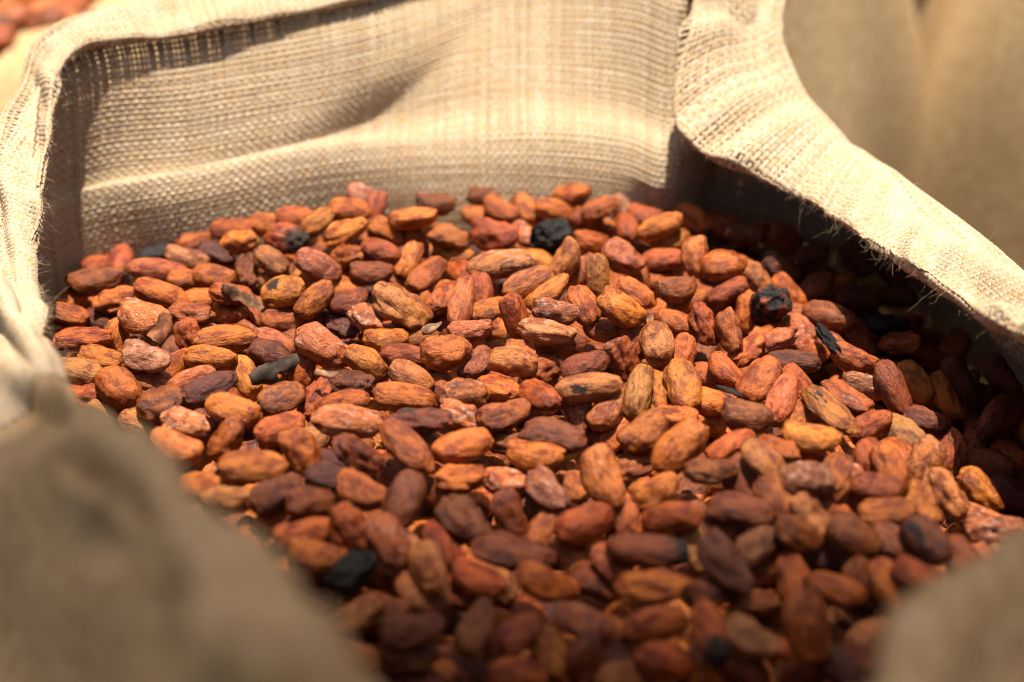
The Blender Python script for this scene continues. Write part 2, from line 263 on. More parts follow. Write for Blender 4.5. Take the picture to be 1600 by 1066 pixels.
(730,3559,44,858,129,185,-462,180,124,103,13,168,35,8,18,19,0,'small brown cocoa bean below and left of the pale-bellied bean with a dark flank'),
(-10,3635,-17,994,-16,79,72,180,108,88,8,438,112,26,18,75,0,'small frosted reddish cocoa bean above the broad brown bean near the bottom middle'),
(194,3680,-56,818,238,-4,-524,180,108,88,6,382,104,13,8,17,0,'small golden cocoa bean above and right of the broad brown bean near the bottom middle'),
(-988,3513,59,991,64,-82,-86,180,108,92,4,398,106,11,12,6,0,'small orange cocoa bean below the dark wrinkled bean like a dried date'),
(1141,3492,74,923,206,-224,-235,180,108,88,1,208,44,8,28,7,0,'small brown cocoa bean right of the round greyish bean like a ball'),
(1568,3715,-120,892,-157,330,-267,192,117,99,8,382,119,13,17,4,0,'golden cocoa bean right of the pale tan bean at the edge of the shade'),
(455,3541,20,897,330,-272,108,180,108,88,8,408,115,14,8,10,0,'small golden cocoa bean above and left of the speckled red-brown bean above the charcoal-ended one'),
(112,3537,23,859,217,-62,-459,195,109,88,8,226,60,18,5,67,0,'frosted brown cocoa bean above and right of the broad brown bean near the bottom middle'),
(-234,3600,-31,825,384,-270,-314,180,108,88,17,173,39,8,17,11,0,'small brown cocoa bean below and right of the bean with a bright orange stripe'),
(-473,3451,86,897,345,-10,-277,180,117,88,16,307,73,9,4,17,0,'small orange cocoa bean below and left of the bean with a bright orange stripe'),
(-724,3406,117,899,339,50,274,189,108,88,12,154,38,8,5,9,0,'brown cocoa bean below and right of the smooth caramel bean below the dark wrinkled one'),
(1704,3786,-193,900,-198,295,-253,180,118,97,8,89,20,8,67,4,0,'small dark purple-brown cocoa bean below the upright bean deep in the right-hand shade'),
(1402,3579,-27,827,296,190,-439,196,108,88,25,356,119,29,12,18,0,'pale tan cocoa bean at the edge of the shade'),
(-877,3433,72,610,788,67,43,180,108,88,8,339,124,28,11,11,0,'small tan cocoa bean below the smooth caramel bean below the dark wrinkled one'),
(-335,3391,104,800,-73,-341,488,200,140,101,4,154,37,8,27,3,0,'brown cocoa bean below the bean with a bright orange stripe'),
(816,3418,80,781,365,36,-506,180,108,88,2,270,70,8,14,5,0,'small orange cocoa bean below and left of the round greyish bean like a ball'),
(-612,3372,117,922,210,257,199,180,108,88,10,182,44,8,10,10,0,'small brown cocoa bean above and left of the blurred black lump'),
(1303,3509,-12,801,63,212,-556,180,108,91,25,303,86,9,48,16,0,'small dark-stained orange cocoa bean above the bean with black burnt patches near the right front'),
(693,3348,107,965,206,-70,-148,212,108,88,10,179,40,8,26,19,0,'brown cocoa bean below and left of the pale-bellied bean with a dark flank'),
(1157,3387,62,991,72,-106,-48,180,108,88,2,321,86,9,43,12,0,'small dark-stained orange cocoa bean above and left of the pink bean with a black hole'),
(362,3499,-43,804,162,180,-543,180,108,91,10,346,76,9,7,9,0,'small reddish cocoa bean above and left of the brown bean with a charcoal-black end'),
(-708,3399,39,949,254,-106,152,180,108,88,4,296,61,8,12,6,0,'small reddish cocoa bean below and left of the long dusty pink bean'),
(-5,3476,-27,817,244,400,-336,180,108,88,8,168,37,8,47,13,0,'small dark-stained brown cocoa bean above the broad brown bean near the bottom middle'),
(484,3337,80,779,552,-297,-6,209,110,91,3,302,61,8,25,19,0,'speckled red-brown cocoa bean above the charcoal-ended one'),
(904,3300,104,743,474,67,-467,180,114,97,24,377,132,31,29,17,0,'small tan cocoa bean below the round greyish bean like a ball'),
(-144,3323,79,930,64,230,-280,198,139,109,11,151,39,8,18,18,0,'brown cocoa bean above and left of the broad brown bean near the bottom middle'),
(223,3357,36,610,768,24,194,194,138,116,6,336,63,9,20,4,0,'reddish cocoa bean left of the brown bean with a charcoal-black end'),
(114,3456,-54,868,260,-130,402,180,108,88,6,301,75,9,43,16,0,'small dark-stained orange cocoa bean left of the brown bean with a charcoal-black end'),
(-480,3263,95,777,377,284,-417,180,123,89,24,297,62,8,3,14,0,'small reddish cocoa bean above the blurred black lump'),
(1546,3480,-94,707,689,-150,59,190,117,92,9,292,69,17,27,76,0,'reddish cocoa bean with a pale streak beside the right front cloth'),
(649,3354,10,940,322,110,-9,180,108,88,14,212,59,17,13,54,0,'small frosted brown cocoa bean right of the speckled red-brown bean above the charcoal-ended one'),
(846,3203,124,933,143,325,50,180,117,91,11,214,58,8,56,5,0,'small dark purple-brown cocoa bean below the round greyish bean like a ball'),
(-624,3259,73,900,417,-22,127,180,108,88,13,339,74,9,2,5,0,'small reddish cocoa bean above and left of the blurred black lump'),
(1011,3215,111,917,294,151,-224,180,124,98,0,178,47,8,26,17,0,'small brown cocoa bean below and right of the round greyish bean like a ball'),
(-365,3221,92,787,347,279,-426,180,113,88,4,366,88,22,14,78,0,'small frosted reddish cocoa bean above and right of the blurred black lump'),
(1226,3202,105,758,450,-76,-466,180,119,99,2,129,31,8,57,4,2,'bean with black burnt patches near the right front'),
(1149,3255,46,816,492,-25,-301,180,108,92,1,244,64,17,19,6,0,'small tan cocoa bean left of the bean with black burnt patches near the right front'),
(-209,3270,27,860,53,257,-437,182,108,88,15,285,47,8,23,15,0,'small reddish cocoa bean left of the broad brown bean near the bottom middle'),
(718,3190,92,819,486,0,304,180,110,92,10,169,52,13,5,55,0,'small frosted brown cocoa bean below and left of the round greyish bean like a ball'),
(559,3292,-3,801,65,213,-556,180,108,88,7,332,127,27,17,18,0,'small tan cocoa bean below and right of the speckled red-brown bean above the charcoal-ended one'),
(403,3205,70,998,16,7,-60,255,114,95,17,191,43,8,25,17,1,'brown cocoa bean with a charcoal-black end'),
(4,3206,57,994,-72,80,-26,260,139,93,11,168,37,8,27,10,0,'broad brown cocoa bean near the bottom middle'),
(196,3331,-64,844,197,105,-488,180,108,88,10,280,67,8,43,8,0,'small dark-stained orange cocoa bean right of the broad brown bean near the bottom middle'),
(-576,3178,65,974,209,43,-79,180,108,88,15,350,92,9,3,1,0,'small orange cocoa bean left of the blurred black lump'),
(908,3219,21,825,547,81,-119,180,108,88,23,103,22,8,74,19,0,'small dark purple-brown cocoa bean left of the pink bean with a black hole'),
(1360,3240,-5,767,-30,255,-588,180,108,89,4,177,39,8,2,8,0,'small brown cocoa bean above and right of the pink bean with a black hole'),
(1566,3382,-141,892,-20,97,-442,180,108,88,10,308,116,25,28,4,0,'small tan cocoa bean right of the bean with black burnt patches near the right front'),
(619,3107,99,806,396,39,-438,215,114,88,8,115,26,8,57,10,0,'dark purple-brown cocoa bean above the bean with a burnt black lower end at the bottom'),
(766,3201,8,903,267,-260,215,180,108,88,16,294,68,8,7,10,0,'small reddish cocoa bean below and left of the round greyish bean like a ball'),
(307,3218,-12,915,52,223,-331,180,108,88,7,379,89,22,2,50,0,'small frosted reddish cocoa bean right of the broad brown bean near the bottom middle'),
(-245,3127,70,751,251,113,-601,180,116,91,12,371,121,26,14,12,0,'small tan cocoa bean right of the blurred black lump'),
(1465,3300,-97,794,192,211,-536,180,108,88,9,297,69,18,7,57,0,'small frosted reddish cocoa bean right of the pink bean with a black hole'),
(-365,3236,-63,872,458,19,-170,180,108,93,23,330,72,9,7,0,0,'small reddish cocoa bean right of the blurred black lump'),
(1315,3244,-72,753,443,50,-484,180,108,89,4,414,97,11,13,9,0,'small orange cocoa bean right of the pink bean with a black hole'),
(824,3106,38,661,449,-7,-602,180,108,88,9,345,77,10,54,5,0,'small dark-stained orange cocoa bean below the round greyish bean like a ball'),
(1162,3032,105,899,-271,224,-259,180,115,98,13,316,61,8,14,14,2,'pink cocoa bean with a black hole'),
(-102,3133,8,874,433,-62,-212,180,108,88,13,371,65,10,16,18,0,'small reddish cocoa bean below and left of the broad brown bean near the bottom middle'),
(257,3216,-71,984,1,95,-147,180,108,88,10,189,40,8,1,18,0,'small brown cocoa bean right of the broad brown bean near the bottom middle'),
(103,3093,36,933,230,276,40,211,108,88,8,407,97,11,18,17,0,'orange cocoa bean below and right of the broad brown bean near the bottom middle'),
(405,3050,64,972,185,-134,-52,238,115,99,23,422,110,11,12,5,0,'orange cocoa bean below the brown bean with a charcoal-black end'),
(1029,3105,12,786,381,208,-441,180,108,88,15,177,45,8,14,3,0,'small brown cocoa bean left of the pink bean with a black hole'),
(927,3047,60,986,-102,84,-103,180,108,88,17,290,65,8,24,5,0,'small orange cocoa bean left of the pink bean with a black hole'),
(595,3090,14,975,179,-102,86,180,108,88,12,167,40,8,18,18,0,'small brown cocoa bean above the bean with a burnt black lower end at the bottom'),
(1096,3053,46,750,359,76,-551,206,108,88,0,390,100,11,10,12,0,'orange cocoa bean left of the pink bean with a black hole'),
(-173,3153,-57,950,12,82,-300,180,108,88,25,250,51,8,2,2,0,'small reddish cocoa bean below the bean with a bright orange stripe'),
(-268,3094,-13,962,126,150,-189,180,108,88,14,366,117,30,9,14,0,'small tan cocoa bean below and right of the blurred black lump'),
(721,3077,-26,947,-314,32,59,180,108,88,12,226,58,8,49,13,0,'small dark-stained reddish cocoa bean below and right of the brown bean with a charcoal-black end'),
(-374,3046,-19,967,-15,-115,-228,180,108,89,8,218,52,8,17,15,0,'small brown cocoa bean below and left of the broad brown bean near the bottom middle'),
(1020,3106,-78,827,279,-280,399,180,108,88,0,148,39,8,22,4,0,'small brown cocoa bean below the round greyish bean like a ball'),
(-446,2978,13,935,-161,-193,251,180,108,93,5,349,123,29,13,17,0,'small tan cocoa bean left of the broad brown bean near the bottom middle'),
(202,2922,45,982,-60,92,-155,180,110,92,6,338,84,20,8,68,0,'small frosted reddish cocoa bean below and left of the brown bean with a charcoal-black end'),
(406,2919,45,835,518,147,118,199,108,88,19,405,92,11,21,20,0,'orange cocoa bean left of the bean with a burnt black lower end at the bottom'),
(813,2868,84,712,279,259,-590,212,137,94,0,348,86,9,17,14,0,'orange cocoa bean right of the bean with a burnt black lower end at the bottom'),
(-100,2910,34,799,208,-217,520,185,108,88,11,235,73,23,0,12,0,'black cocoa bean below and left of the broad brown bean near the bottom middle'),
(-278,2884,57,953,290,-30,82,191,108,88,8,159,39,8,21,19,0,'brown cocoa bean below and right of the blurred black lump'),
(552,2867,66,761,34,129,-635,196,108,88,17,438,94,12,12,17,1,'bean with a burnt black lower end at the bottom'),
(15,2881,43,930,-185,-121,295,180,129,100,12,250,46,8,43,4,0,'small dark-stained reddish cocoa bean below the broad brown bean near the bottom middle'),
(1024,2944,-33,912,277,73,295,180,108,88,7,335,107,34,29,47,0,'small frosted tan cocoa bean below and left of the pink bean with a black hole'),
(663,2861,44,950,63,9,-305,180,115,98,8,346,133,35,2,56,0,'small frosted tan cocoa bean below and right of the brown bean with a charcoal-black end'),
(-288,2870,-24,926,359,106,41,180,108,92,9,147,42,8,21,0,0,'small brown cocoa bean below and right of the blurred black lump'),
(116,2853,-9,848,180,142,-477,180,108,88,9,348,103,12,7,4,0,'small golden cocoa bean below the broad brown bean near the bottom middle'),
(287,2868,-36,964,103,36,-243,180,108,88,7,109,25,8,77,7,0,'small dark purple-brown cocoa bean below the brown bean with a charcoal-black end'),
(-444,2848,-16,966,200,152,-57,180,108,88,13,320,103,26,19,11,0,'small tan cocoa bean below the blurred black lump'),
(420,2811,14,967,184,172,33,180,109,88,19,377,72,10,15,15,0,'small reddish cocoa bean below the brown bean with a charcoal-black end'),
(985,2843,-33,993,-14,36,-110,180,108,88,8,188,40,8,26,8,0,'small brown cocoa bean below and left of the pink bean with a black hole'),
(208,2809,-4,734,243,500,-391,180,108,88,8,190,40,8,17,2,0,'small brown cocoa bean below and left of the brown bean with a charcoal-black end'),
(901,2806,-3,643,586,-284,-404,180,111,88,10,102,24,8,52,17,0,'small dark purple-brown cocoa bean below and left of the pink bean with a black hole'),
(647,2835,-42,790,537,92,-281,180,108,88,10,166,36,8,18,16,0,'small brown cocoa bean below and right of the brown bean with a charcoal-black end'),
(838,2866,-91,817,406,-397,106,180,108,90,0,270,55,8,19,8,0,'small reddish cocoa bean below and left of the pink bean with a black hole'),
(-118,2923,-156,732,620,-61,-275,180,108,88,0,121,27,8,50,19,0,'small dark purple-brown cocoa bean below the broad brown bean near the bottom middle'),
(19,2778,-10,879,432,203,6,180,108,88,18,344,75,9,29,2,0,'small orange cocoa bean below the broad brown bean near the bottom middle'),
(-180,2911,-150,980,200,9,2,180,108,88,3,360,94,10,12,5,0,'small orange cocoa bean below and left of the broad brown bean near the bottom middle'),
(559,2843,-84,938,242,241,62,180,108,92,18,411,108,14,3,11,0,'small golden cocoa bean below the bean with a burnt black lower end at the bottom'),
(-258,2860,-108,957,-195,165,-135,180,108,88,24,156,34,8,19,19,0,'small brown cocoa bean below the bean with a bright orange stripe'),
(309,2781,-25,830,527,152,96,180,108,89,18,298,102,25,12,13,0,'small tan cocoa bean below the brown bean with a charcoal-black end'),
]
# smaller, mostly hidden ones
BEANS_BELOW = [
(-1755,5276,-155,986,50,-12,157,180,108,90,17,318,62,8,13,13,0),
(-1779,4923,-109,858,124,-193,459,180,108,88,23,501,136,18,3,4,0),
(-1603,4688,-58,976,47,-63,-203,180,108,88,23,120,26,8,66,5,0),
(-1215,4749,-3,995,-13,-59,73,180,108,88,17,398,100,11,23,14,0),
(-1182,5145,-76,918,38,100,-382,180,108,90,11,339,78,9,17,14,0),
(-1774,4678,-89,900,432,46,22,180,108,88,7,392,125,39,29,49,0),
(-941,4928,-4,977,-28,-151,146,185,108,88,11,296,106,30,9,47,0),
(-816,4936,-22,945,-204,197,-164,180,108,88,9,458,126,16,2,8,0),
(-1035,5346,6,907,390,148,64,180,108,88,1,417,114,11,10,8,0),
(-634,5498,58,912,308,151,-223,180,108,88,4,407,139,68,2,66,0),
(-581,5384,62,659,-75,572,-483,180,108,88,14,272,51,16,19,54,0),
(-407,5203,8,807,276,283,-438,180,108,88,24,323,64,9,1,5,0),
(-472,4976,-46,963,-38,224,-148,180,108,88,5,330,83,9,2,7,0),
(-682,4870,-23,893,442,12,-85,180,108,88,11,441,118,15,24,1,0),
(-286,4663,-46,823,264,199,-462,180,108,91,18,246,46,8,7,18,0),
(-121,4701,52,691,351,113,-622,180,108,88,2,285,53,8,2,9,0),
(-810,4679,-56,944,260,-153,-134,180,108,88,7,174,40,8,25,11,0),
(-667,4957,-21,795,358,163,-462,180,108,88,18,341,70,9,11,20,0),
(507,4962,3,854,-46,466,-229,180,108,88,9,267,68,16,11,48,0),
(600,4987,-53,929,-57,29,365,180,108,88,15,352,86,10,13,14,0),
(685,4711,3,873,374,-314,12,180,108,88,15,308,75,9,13,1,0),
(581,4759,-63,879,476,12,7,180,108,88,5,385,90,10,25,4,0),
(-113,5634,-19,934,296,197,-30,180,108,88,10,164,44,8,48,18,0),
(-137,5528,-49,965,263,-6,-2,180,108,88,16,352,95,12,18,9,0),
(211,5526,-66,997,-33,-27,72,180,108,88,3,274,102,27,2,72,0),
(490,5575,-17,737,-285,482,-380,180,108,88,4,355,131,36,24,78,0),
(333,5454,-38,920,315,202,-117,180,108,88,10,279,60,8,12,17,0),
(412,5490,-97,938,176,-94,-283,180,108,91,6,366,91,10,16,6,0),
(576,5391,17,940,291,12,-178,180,108,88,13,282,53,8,1,20,0),
(662,5195,10,965,227,-50,122,180,108,88,16,344,99,9,22,11,0),
(57,5321,-29,804,-53,73,-588,180,108,88,8,400,94,22,30,80,0),
(120,5069,-15,938,296,96,-152,180,108,88,8,482,151,17,11,7,0),
(276,4980,-11,868,288,-232,330,180,108,91,4,304,74,18,2,62,0),
(1227,4634,-132,835,259,-213,-437,180,108,88,3,302,78,18,26,45,0),
(1383,5160,-185,912,266,-161,267,180,108,90,11,315,88,9,16,2,0),
(846,4822,-85,966,238,32,98,180,108,91,24,368,86,10,20,13,0),
(1122,4835,-128,973,230,-33,-8,180,108,88,10,287,74,17,27,54,0),
(-1035,3921,-14,900,159,286,-289,180,108,89,13,194,43,8,11,2,0),
(-1479,4474,-14,759,132,491,-407,180,108,88,14,397,108,11,21,10,0),
(-1226,4272,-2,852,333,-249,317,180,108,88,0,381,94,10,16,13,0),
(-1172,4514,-8,993,13,116,2,180,108,88,16,429,169,72,6,70,0),
(-891,4477,-23,980,22,134,-148,180,108,88,4,324,75,19,7,59,0),
(-582,3675,19,946,312,44,-77,180,108,88,0,95,18,8,68,12,0),
(-460,4287,-66,860,118,189,-459,180,108,88,23,340,80,20,11,67,0),
(-285,3830,-16,930,322,17,-177,180,108,88,7,335,99,12,9,18,0),
(-364,4531,-38,981,163,-52,-95,180,108,88,15,224,55,8,13,8,0),
(-240,4155,-31,803,312,52,-505,180,108,89,10,293,64,8,14,8,0),
(-816,4510,-83,793,364,174,-456,180,108,91,10,199,49,8,5,9,0),
(-880,4695,-124,901,425,-72,58,180,108,88,14,319,72,9,15,16,0),
(451,4436,20,810,50,307,-498,180,108,88,11,253,52,8,23,7,0),
(285,3972,-71,876,25,195,-440,180,108,88,25,228,39,8,1,8,0),
(-99,4044,-18,919,388,69,29,180,108,88,13,291,60,8,20,20,0),
(183,4223,-13,957,184,-108,-198,180,108,88,2,386,103,14,25,9,0),
(1032,4216,-44,820,280,175,-468,180,108,88,3,296,58,8,18,19,0),
(981,3737,28,960,-112,249,-60,180,108,88,24,377,85,11,30,8,0),
(1000,4003,-11,952,83,-114,271,180,108,88,23,430,129,15,10,2,0),
(1315,3846,-70,800,263,-226,-489,180,108,88,18,347,83,10,29,3,0),
(723,4271,-41,911,350,-68,-210,180,108,88,18,327,69,9,8,10,0),
(675,4037,-71,901,364,235,0,180,108,88,3,404,126,14,3,17,0),
(792,4157,-63,950,254,99,-153,180,108,88,8,329,58,9,13,18,0),
(1093,3552,11,730,169,328,-576,180,108,88,5,347,91,19,29,70,0),
(1066,4033,-61,806,535,-97,-234,180,108,88,23,395,79,11,23,17,0),
(1653,4069,-221,819,-44,-407,402,180,108,88,14,218,46,8,19,18,0),
(1779,4024,-219,942,83,67,-317,180,108,88,15,321,65,9,6,19,0),
(-562,3339,24,911,311,158,-220,180,108,88,8,176,39,8,3,18,0),
(-289,3257,-8,927,152,137,-315,180,108,88,16,334,104,28,21,9,0),
(51,3597,-101,728,403,106,-544,180,108,88,14,148,38,8,16,6,0),
(435,3558,-83,976,133,6,170,180,108,88,15,299,61,8,8,6,0),
(1539,3590,-151,883,438,27,-168,180,108,88,13,314,89,18,3,64,0),
(990,3258,-13,705,416,11,-575,180,108,88,18,154,32,8,18,6,0),
(1095,3266,-34,896,377,-132,-194,180,108,88,14,385,81,10,15,18,0),
(1007,3437,14,854,400,168,-288,180,108,88,25,324,72,9,27,10,0),
(1235,3575,-36,912,371,92,-147,180,108,88,8,319,85,19,22,47,0),
(1099,3113,-116,892,295,-222,-262,180,108,88,9,358,118,36,0,67,0),
(113,2842,-88,954,189,-115,-201,180,108,88,16,389,107,11,26,7,0),
(967,3072,-142,731,341,9,-591,180,108,88,18,173,54,8,19,8,0),
]

# ------------------------------------------------------------------ helpers
def link(o, parent=None):
    COL.objects.link(o)
    if parent is not None:
        o.parent = parent
    return o


def tag(o, label, cat, group=None):
    o['label'] = label
    o['category'] = cat
    if group:
        o['group'] = group
    return o


def mesh_from(name, verts, faces, mat=None, smooth=True):
    """verts (n,3) array, faces (m,k) array with one k"""
    me = bpy.data.meshes.new(name)
    verts = np.asarray(verts, dtype=np.float32)
    faces = np.asarray(faces, dtype=np.int32)
    k = faces.shape[1]
    me.vertices.add(len(verts))
    me.vertices.foreach_set('co', verts.ravel())
    me.loops.add(faces.size)
    me.loops.foreach_set('vertex_index', faces.ravel())
    me.polygons.add(len(faces))
    me.polygons.foreach_set('loop_start', np.arange(0, faces.size, k, dtype=np.int32))
    me.update(calc_edges=True)
    me.validate()
    if smooth:
        me.polygons.foreach_set('use_smooth', np.ones(len(me.polygons), dtype=bool))
    if mat:
        me.materials.append(mat)
    return me


def point_attr(me, name, kind, data):
    a = me.attributes.new(name, kind, 'POINT')
    key = {'FLOAT': 'value', 'FLOAT_VECTOR': 'vector', 'FLOAT_COLOR': 'color'}[kind]
    a.data.foreach_set(key, np.asarray(data, dtype=np.float32).ravel())


class NT:
    """small node-tree builder"""
    def __init__(self, name):
        self.m = bpy.data.materials.new(name)
        self.m.use_nodes = True
        self.t = self.m.node_tree
        self.t.nodes.clear()

    def n(self, kind, **kw):
        nd = self.t.nodes.new(kind)
        for k, v in kw.items():
            setattr(nd, k, v)
        return nd

    def put(self, sock, v):
        if hasattr(v, 'is_linked'):
            self.t.links.new(v, sock)
        else:
            sock.default_value = v

    def math(self, op, a, b=None, c=None, clamp=False):
        nd = self.n('ShaderNodeMath', operation=op, use_clamp=clamp)
        for i, v in enumerate((a, b, c)):
            if v is not None:
                self.put(nd.inputs[i], v)
        return nd.outputs[0]

    def vmath(self, op, a, b):
        nd = self.n('ShaderNodeVectorMath', operation=op)
        self.put(nd.inputs[0], a)
        self.put(nd.inputs[1], b)
        return nd.outputs[0]

    def noise(self, vec, scale, detail=3.0, rough=0.55):
        nd = self.n('ShaderNodeTexNoise')
        self.put(nd.inputs['Vector'], vec)
        nd.inputs['Scale'].default_value = scale
        nd.inputs['Detail'].default_value = detail
        nd.inputs['Roughness'].default_value = rough
        return nd.outputs['Fac']

    def step(self, v, lo, hi, a=0.0, b=1.0):
        nd = self.n('ShaderNodeMapRange', interpolation_type='SMOOTHSTEP')
        self.put(nd.inputs['Value'], v)
        self.put(nd.inputs['From Min'], lo)
        self.put(nd.inputs['From Max'], hi)
        self.put(nd.inputs['To Min'], a)
        self.put(nd.inputs['To Max'], b)
        return nd.outputs['Result']

    def mix(self, f, a, b, blend='MIX'):
        nd = self.n('ShaderNodeMix', data_type='RGBA', blend_type=blend)
        self.put(nd.inputs[0], f)
        self.put(nd.inputs[6], a)
        self.put(nd.inputs[7], b)
        return nd.outputs[2]

    def bump(self, h, strength, dist, normal=None):
        nd = self.n('ShaderNodeBump')
        nd.inputs['Strength'].default_value = strength
        nd.inputs['Distance'].default_value = dist
        self.put(nd.inputs['Height'], h)
        if normal is not None:
            self.put(nd.inputs['Normal'], normal)
        return nd.outputs[0]

    def out(self, shader):
        o = self.n('ShaderNodeOutputMaterial')
        self.t.links.new(shader, o.inputs['Surface'])
        return self.m


def rgba(c, a=1.0):
    return (c[0], c[1], c[2], a)


# ------------------------------------------------------------------ materials
def bean_material(name, joined):
    b = NT(name)
    if joined:
        def fac(nm):
            return b.n('ShaderNodeAttribute', attribute_name=nm).outputs['Fac']
        tint = b.n('ShaderNodeAttribute', attribute_name='tint').outputs['Color']
        loc = b.n('ShaderNodeAttribute', attribute_name='local').outputs['Vector']
        rnd = fac('seed')
        frost, stain, char = fac('frost'), fac('stain'), fac('char')
    else:
        oi = b.n('ShaderNodeObjectInfo')
        tint, rnd = oi.outputs['Color'], oi.outputs['Random']
        loc = b.n('ShaderNodeTexCoord').outputs['Object']

        def fac(nm):
            return b.n('ShaderNodeAttribute', attribute_name=nm, attribute_type='OBJECT').outputs['Fac']
        frost, stain, char = fac('frost'), fac('stain'), fac('char')
    seed = b.math('MULTIPLY', rnd, 173.0)
    comb = b.n('ShaderNodeCombineXYZ')
    for i, f in enumerate((1.0, 0.37, 0.71)):
        b.put(comb.inputs[i], b.math('MULTIPLY', seed, f))
    q = b.vmath('ADD', loc, comb.outputs[0])
    # fibres run along the bean, a little wavy
    wv = b.n('ShaderNodeTexNoise')
    b.put(wv.inputs['Vector'], q)
    wv.inputs['Scale'].default_value = 3.0
    warp = b.vmath('MULTIPLY', wv.outputs['Color'], (0.0, 0.22, 0.22))
    sq = b.vmath('MULTIPLY', b.vmath('ADD', loc, warp), (1.4, 6.0, 6.0))
    sq = b.vmath('ADD', sq, comb.outputs[0])
    streak = b.noise(sq, 2.2, 6.0, 0.70)
    blot = b.noise(q, 2.6, 5.0, 0.62)
    blot2 = b.noise(b.vmath('ADD', q, (31.7, 5.1, 9.3)), 3.4, 6.0, 0.66)
    fine = b.noise(q, 24.0, 4.0, 0.65)
    mid = b.noise(q, 7.5, 5.0, 0.68)
    speck = b.noise(q, 13.0, 3.0, 0.6)
    lq = b.vmath('ADD', b.vmath('MULTIPLY', b.vmath('ADD', loc, warp), (2.0, 17.0, 17.0)), comb.outputs[0])
    lines = b.noise(lq, 2.0, 4.0, 0.6)
    powder = b.noise(q, 6.5, 8.0, 0.78)
    # base skin: warm light and deeper red-brown areas
    deep = b.mix(1.0, tint, (0.40, 0.25, 0.18, 1), 'MULTIPLY')
    light = b.mix(1.0, tint, (1.30, 1.38, 1.60, 1), 'MULTIPLY')
    col = b.mix(b.step(blot, 0.41, 0.55), deep, tint)
    col = b.mix(b.step(blot2, 0.50, 0.68, 0.0, 0.8), col, light)
    col = b.mix(b.step(mid, 0.36, 0.46, 0.6, 0.0), col, deep)
    col = b.mix(b.step(streak, 0.30, 0.44, 0.50, 0.0), col, deep)
    col = b.mix(b.step(fine, 0.38, 0.45, 0.6, 0.0), col, deep)
    col = b.mix(b.step(lines, 0.36, 0.46, 0.30, 0.0), col, deep)
    col = b.mix(b.step(lines, 0.56, 0.68, 0.0, 0.2), col, light)
    dust = b.noise(b.vmath('ADD', q, (3.3, 8.8, 1.1)), 34.0, 3.0, 0.6)
    col = b.mix(b.step(dust, 0.64, 0.72, 0.0, 0.5), col, (0.60, 0.42, 0.30, 1))
    # purple-black stains
    th = b.math('MULTIPLY_ADD', stain, -0.24, 0.70)
    sm = b.step(blot2, th, b.math('ADD', th, 0.09))
    sm = b.math('MULTIPLY', sm, b.math('MULTIPLY_ADD', stain, 0.7, 0.3, clamp=True))
    sm2 = b.step(b.noise(b.vmath('ADD', q, (7.7, 55.1, 2.3)), 2.9, 4.0, 0.6), b.math('MULTIPLY_ADD', stain, -0.2, 0.68), 0.72, 0.0, 0.9)
    col = b.mix(b.math('MAXIMUM', sm, b.math('MULTIPLY', sm2, stain)), col, (0.045, 0.014, 0.013, 1))
    col = b.mix(b.step(speck, 0.64, 0.69, 0.0, 0.85), col, (0.028, 0.013, 0.009, 1))
    # charred end (1) or a charred spot on top (2)
    sep = b.n('ShaderNodeSeparateXYZ')
    b.put(sep.inputs[0], loc)
    end = b.step(b.math('ADD', sep.outputs[0], b.math('MULTIPLY_ADD', blot2, 0.9, -0.45)), 0.10, 0.36)
    end = b.math('MULTIPLY', end, b.math('LESS_THAN', b.math('ABSOLUTE', b.math('SUBTRACT', char, 1.0)), 0.5))
    dist = b.n('ShaderNodeVectorMath', operation='DISTANCE')
    b.put(dist.inputs[0], loc)
    dist.inputs[1].default_value = (-0.16, 0.03, 0.42)
    spot = b.step(b.math('ADD', dist.outputs['Value'], b.math('MULTIPLY_ADD', blot2, 0.9, -0.45)), 0.12, 0.20, 1.0, 0.0)
    spot = b.math('MULTIPLY', spot, b.math('GREATER_THAN', char, 1.5))
    col = b.mix(b.math('MAXIMUM', end, spot), col, (0.020, 0.011, 0.007, 1))
    # dusty white bloom
    pw = b.math('MULTIPLY', b.step(powder, b.math('MULTIPLY_ADD', frost, -0.26, 0.69), b.math('MULTIPLY_ADD', frost, -0.08, 0.76)),
                b.math('MULTIPLY_ADD', frost, 0.75, 0.12, clamp=True))
    col = b.mix(pw, col, (0.66, 0.47, 0.36, 1))
    p = b.n('ShaderNodeBsdfPrincipled')
    b.put(p.inputs['Base Color'], col)
    b.put(p.inputs['Roughness'], b.math('ADD', b.step(blot2, 0.35, 0.62, 0.25, 0.46), b.math('MULTIPLY', b.math('MAXIMUM', pw, b.math('MAXIMUM', end, spot)), 0.4), clamp=True))
    p.inputs['Specular IOR Level'].default_value = 0.30
    h = b.math('ADD', b.math('MULTIPLY', streak, 0.22), b.math('MULTIPLY', fine, 0.10))
    h = b.math('ADD', h, b.math('MULTIPLY', mid, 0.55))
    h = b.math('ADD', h, b.math('MULTIPLY', lines, 0.07))
    b.put(p.inputs['Normal'], b.bump(h, 0.85, 0.0020))
    return b.out(p.outputs[0])


